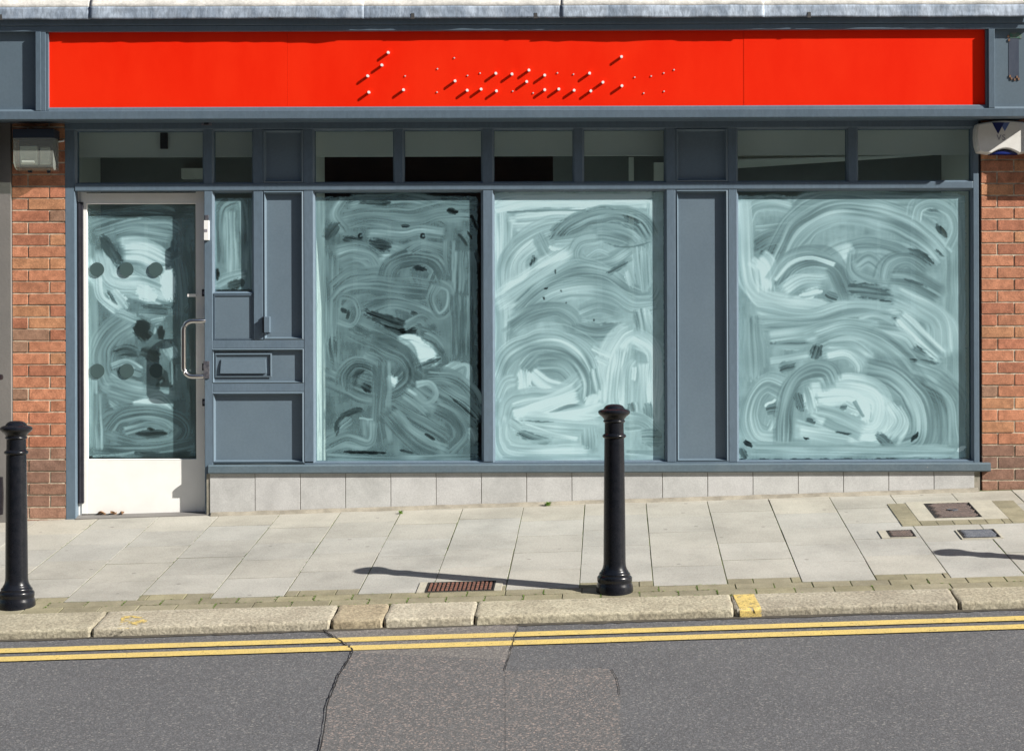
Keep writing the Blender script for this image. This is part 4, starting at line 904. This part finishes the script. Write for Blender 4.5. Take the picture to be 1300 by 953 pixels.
# yellow paint marks on the kerb top
def kp(px, py, h):
    x, y = G(px, py); return (x, y, gz(x, y) + h)
kerb_ob = bpy.data.objects['kerb']; bpy.context.view_layer.update()
from mathutils.bvhtree import BVHTree
kbv = BVHTree.FromPolygons(kb.v, kb.f)
def kp(px, py, h):
    x, y = G(px, py); hit = kbv.ray_cast(Vector((x, y, 3)), Vector((0, 0, -1)))
    z = hit[0].z if hit[0] else gz(x, y); return (x, y, z + .002)
def kmark(u, v):
    x0_ = X(934 + 27 * u, -2.45); yb_, yf = kback(x0_) - .01, kfront(x0_)
    if v < .8: y = yb_ + (yf + .004 - yb_) * v / .8; h = None
    else: y = yf - .007; h = .016 + .034 * (v - .8) / .2
    x = x0_ + .01 * (-2.45 - y)
    if h is None:
        hit = kbv.ray_cast(Vector((x, y, 3)), Vector((0, 0, -1))); z = (hit[0].z if hit[0] else gz(x, y)) + .0018
    else: z = gz(x, yf + .018) - h
    return (x, y, z)
ym = MB(); ym.grid(kmark, 26, 30); tag(ym.build('kerb_paint_mark', M['ymark'], None), kind='structure')
ym = MB(); ym.grid(lambda u, v: kp(154 + u * 34 - v * 6, 782 + v * 16, .0062), 16, 12); tag(ym.build('kerb_paint_splash', M['yscrap'], None), kind='structure')

# covers set in the pavement
def slabq(mb, ua, ub, va, vb, h0, h1, skew=0):
    c4_ = []
    for uu, vv in ((ua, va), (ub, va), (ub, vb), (ua, vb)):
        x, y = xy(uu, vv); c4_.append((x, y, gz(x, y)))
    mb.hexa([(p[0], p[1], p[2] + h0) for p in c4_] + [(p[0], p[1], p[2] + h1) for p in c4_])
def cover(name, label, ua, ub, va, vb, m, fr, ribs, diag=False, framecol='concrete', surround=None, badge=False):
    x, y = xy((ua + ub) / 2, (va + vb) / 2); e = empty(name, (x, y, gz(x, y)), label, 'drain cover' if 'grating' in label else 'access cover')
    f_ = MB(); fl_, fr_, fb_, ft_ = fr
    slabq(f_, ua - fl_, ua, va - fb_, vb + ft_, -.02, .006); slabq(f_, ub, ub + fr_, va - fb_, vb + ft_, -.02, .006); slabq(f_, ua, ub, va - fb_, va, -.02, .0058); slabq(f_, ua, ub, vb, vb + ft_, -.02, .0058)
    f_.build('cover_frame', M[framecol], e, bevel=.001)
    p_ = MB(); slabq(p_, ua, ub, va, vb, -.02, .0030)
    slabq(p_, ua, ub, va, va + .008, .003, .0075); slabq(p_, ua, ub, vb - .008, vb, .003, .0075); slabq(p_, ua, ua + .008, va + .008, vb - .008, .003, .0075); slabq(p_, ub - .008, ub, va + .008, vb - .008, .003, .0075)
    p_.build('cover_plate', M['crack'], e); p_ = MB(); nr = ribs  # near-black plate, the shade between the ribs put into its colour
    if not diag:
        for k in range(nr):
            a = ua + .012 + (ub - ua - .024) * (k + .2) / nr; b = a + (ub - ua - .024) / nr * .5
            for j in range(4):
                s0 = va + .012 + (vb - va - .024) * (j + .06) / 4; s1 = va + .012 + (vb - va - .024) * (j + .86) / 4
                slabq(p_, a, b, s0, s1, .003, .009)
    else:
        w = (ub - ua) / nr
        for k in range(-nr, nr * 2):
            # diagonal bars clipped to the plate
            N = 14; pts = []
            for j in range(N + 1):
                vv = va + .012 + (vb - va - .024) * j / N; uu = ua + (k + .2) * w + (vv - va) * diag
                if ua + .012 < uu < ub - .012 - w * .5: pts.append((uu, vv))
            for A, C_ in zip(pts[:-1], pts[1:]):
                q = []
                for uu, vv in (A, (A[0] + w * .62, A[1]), (C_[0] + w * .62, C_[1]), C_):
                    xx, yy = xy(uu, vv); q.append((xx, yy, gz(xx, yy)))
                p_.hexa([(t[0], t[1], t[2] + .001) for t in q] + [(t[0], t[1], t[2] + .0095) for t in q])
    p_.build('cover_ribs', M[m], e)
    if badge:
        b_ = MB(); uc, vc = (ua + ub) / 2, (va + vb) / 2
        b_.lathe([(.035, 0), (.035, .012), (.028, .013), (.024, .010)], 20, (*xy(uc, vc), gz(*xy(uc, vc)))); b_.build('cover_badge', M['blueiron'], e, smooth=True)
    if surround:
        s_ = MB(); a, b, c_, d = surround; n = 0
        def blk(u0_, u1_, v0_, v1_):
            q = random.uniform(.85, 1.12); s_.tone = (q, q, q); slabq(s_, u0_ + .002, u1_ - .002, v0_ + .002, v1_ - .002, -.02, .0045 + random.uniform(-.0008, .001))
        L0, L1, V0, V1 = ua - fl_, ub + fr_, va - fb_, vb + ft_
        v = V0 - c_
        while v < V1 + d - .05: blk(L0 - a, L0, v, min(v + .2, V1 + d)); blk(L1, L1 + b, v, min(v + .2, V1 + d)); v += .2
        u = L0
        while u < L1 - .01:
            blk(u, min(u + .1, L1), V0 - c_, V0); blk(u, min(u + .1, L1), V1, V1 + d) if d > .03 else None; u += .1
        s_.build('block_surround', M['block'], e, bevel=.0015)
    return e
def rect(x0, x1, ytop, ybot):
    ua, va = uv(x0, ybot); ub, vb = uv(x1, ytop); return ua, ub, va, vb
u1, v1 = uv(538, 752.5); u2, v2 = uv(629, 738)
cover('drain_cover', 'rusty red ribbed drain cover grating beside the left of the middle bollard', u1, u2, v1, v2, 'rust', (.045, .04, .0, .012), 15)
u1, v1 = uv(1203, 658.2); u2, v2 = uv(1222, 639)
cover('manhole_cover', 'square brown ribbed access cover in a concrete frame near the right end of the plinth', uv(1197, 658)[0] - .055, uv(1197, 658)[0] + .235, v1, v2, 'iron', (.11, .15, .055, .06), 9, diag=.9, surround=(.12, .14, .11, .0), badge=True)
u1, v1 = uv(1129, 682.8); u2, v2 = uv(1156, 673.5)
cover('stop_tap_cover', 'small brown iron access cover in the slabs left of the square cover', u1, u2 + .0, v1, v2, 'iron', (.05, .0, .008, .008), 9, diag=.5)
u1, v1 = uv(1222, 684); u2, v2 = uv(1260, 672.5)
cover('stop_tap_cover', 'blue-grey oblong access cover with scrolled ribs near the right bollard shadow', u1, u2, v1, v2, 'blueiron', (.012, .014, .012, .008), 9, diag=.9)

# bollards
PR = [(83, 895), (83, 893), (82, 868), (80, 858), (77, 851), (76, 843), (78, 838), (78, 824), (74, 818), (69, 815), (70, 809), (67, 803), (62, 799), (61, 795), (56, 788), (52.5, 778), (50.5, 768), (49.5, 755), (48.5, 600), (46.5, 400), (44, 205), (44, 200), (48, 198), (52, 194), (53, 189), (51, 184), (46, 181), (43, 178), (42.5, 135), (43, 130), (46, 128), (49, 124), (48, 120), (45, 118), (46, 113), (54, 103), (64, 95), (69, 90), (71, 84), (71, 79), (67, 74), (58, 70), (50, 68), (47, 66), (45, 62), (38, 54), (27, 49), (14, 46.5), (0.3, 46)]
def bollard_mb():
    m_ = MB(); prof = [(r * .00121, (884 - z) * .001195) for r, z in PR]; prof[0] = (prof[0][0], -.03)
    return m_, prof
m_, prof = bollard_mb(); split1 = 14; split2 = 34
boll = empty('bollard', (0, 0, 0), 'x', 'bollard', 'black bollards along the kerb')
for nm, a, b in (('base', 0, split1), ('shaft', split1, split2), ('cap', split2, len(prof) - 1)):
    q = MB(); q.lathe(prof[a:b + 1], 64); q.build(nm, M['cast'], boll, smooth=True)
def copy_thing(o):
    c_ = o.copy(); COL.objects.link(c_)
    for ch in o.children: d_ = ch.copy(); COL.objects.link(d_); d_.parent = c_
    return c_
for i, (x, y, lab) in enumerate(((.548, -2.16, 'black bollard standing in front of the middle window, long shadow to its left'), (-2.69, -2.08, 'black bollard at the left edge, in front of the brick pier'), (3.86, -2.17, 'black bollard just outside the right edge, only its shadow reaches the slabs'))):
    o = boll if i == 0 else copy_thing(boll)
    o.location = (x, y, gz(x, y) + .002); o['label'] = lab; o.rotation_euler = (0, 0, i * 1.1)

# weeds
def weed(px, py, s, lab):
    x, y = G(px, py); m_ = MB()
    for k in range(int(26 * s + 8)):
        a = random.uniform(0, 6.28); r = random.uniform(0, .018 * s); h = random.uniform(.012, .035) * s; l = random.uniform(.010, .022) * s; w = l * .35
        bx, by = x + r * math.cos(a), y + r * math.sin(a) * .6; bz = gz(bx, by)
        tx, ty = bx + l * math.cos(a), by + l * math.sin(a)
        m_.quad((bx - w * math.sin(a), by + w * math.cos(a), bz + h * .5), (bx + w * math.sin(a), by - w * math.cos(a), bz + h * .5), (tx, ty, bz + h))
        m_.quad((bx - .001, by, bz), (bx + .001, by, bz), (bx, by, bz + h * .6))
    tag(m_.build('weed', M['leaf'], None, origin=(x, y, gz(x, y))), lab, 'weed', 'weeds in the paving joints')
weed(508, 652, .8, 'small yellow-green weed at a slab joint below the left window')
weed(695, 642, 1.0, 'bright green weed tuft at the foot of the plinth below the middle window')
for i, (px, py, lab) in enumerate(((126, 648.5, 'dry reddish leaf at the foot of the white door, leftmost'), (141, 649.5, 'dry leaf lying on the doorstep, second from the left'), (152, 649.5, 'curled brown leaf against the bottom of the white door, rightmost'))):
    x, y = X(px), .06; z0 = gz(x, 0) + .018 + .004; m_ = MB()
    def lf(u, v): 
        a = (u - .5) * .05; w = .014 * math.sin(math.pi * min(max(u, .04), .96)); return (x + a, y + (v - .5) * 2 * w, z0 + .014 * abs(v - .5) * 2 + .006 * math.sin(u * 5 + i))
    m_.grid(lf, 8, 4); o = m_.build('dry_leaf', M['litter'], None, origin=(x, y, z0)); tag(o, lab, 'leaf', 'dry leaves on the doorstep'); o.rotation_euler = (0, 0, i * .8)
    so = o.modifiers.new('S', 'SOLIDIFY'); so.thickness = .001
# moss in the block joints
ms_ = MB()
for k in range(900):
    u = random.uniform(-3.4, 1.2) if random.random() < .8 else random.uniform(1.2, 3.2)
    row = random.choice((0, 1)); va = -2.283 + row * .1035
    ph = (row % 2) * .104; kk = round((u + 12 - ph) / .2065); uj = -12 + ph + kk * .2065
    if random.random() < .35: uu, vv = u, va + random.choice((0, .1035))
    else: uu, vv = uj + random.gauss(0, .0012), va + random.uniform(.005, .1)
    if (hash((kk, row)) % 3) == 0: continue
    x, y = xy(uu, vv); r = random.uniform(.002, .0048); z = gz(x, y)
    ms_.quad(*[(x + r * math.cos(q * 1.05) * random.uniform(.8, 1.3), y + r * 1.6 * math.sin(q * 1.05), z + .0025) for q in range(6)])
for k in range(420):
    kk = random.randint(-9, 8); v = random.uniform(-2.07, -.1); x, y = xy(U0 + kk * W + random.gauss(0, .0012), v); r = random.uniform(.0015, .0034)
    if random.random() < (.8 if kk < 1 else .35): ms_.quad(*[(x + r * math.cos(q * 1.05), y + r * 2.5 * math.sin(q * 1.05), gz(x, y) + .0022) for q in range(6)])
tag(ms_.build('moss', M['leaf'], None), 'green moss growing in the paving joints', 'moss', kind='stuff')

# ================================================================== CAMERA, LIGHT
cam = bpy.data.cameras.new('camera'); cam.sensor_width = 36; cam.sensor_fit = 'HORIZONTAL'; cam.lens = F / 1300 * 36
cam.shift_y = -(476.5 - 431) / 1300; cam.clip_end = 1000; cam.clip_start = .1
co = bpy.data.objects.new('camera', cam); COL.objects.link(co); co.location = (0, -D, CZ)
from mathutils import Matrix
co.rotation_euler = (Matrix.Rotation(R(90), 3, 'X') @ Matrix.Rotation(-.003, 3, 'Z')).to_euler()
S.camera = co
Ld = Vector((-1.45, .63, -.985)).normalized()
sd = bpy.data.lights.new('sun', 'SUN'); sd.energy = 5.0; sd.angle = R(.53); sd.color = (1, .955, .88)
so = bpy.data.objects.new('sun', sd); COL.objects.link(so); so.rotation_euler = Ld.to_track_quat('-Z', 'Y').to_euler()
w = bpy.data.worlds.new('World'); S.world = w; w.use_nodes = True; n = w.node_tree; bg = n.nodes['Background']
sk = n.nodes.new('ShaderNodeTexSky'); sk.sky_type = 'NISHITA'; sk.sun_disc = False; sk.sun_elevation = math.asin(-Ld.z); sk.sun_rotation = math.atan2(-Ld.x, -Ld.y)
sk.air_density = 1.0; sk.dust_density = 1.0; n.links.new(sk.outputs[0], bg.inputs[0]); bg.inputs[1].default_value = .05
S.view_settings.view_transform = 'Standard'; S.view_settings.look = 'None'; S.view_settings.exposure = .80; S.view_settings.gamma = 1
S.cycles.transparent_max_bounces = 16
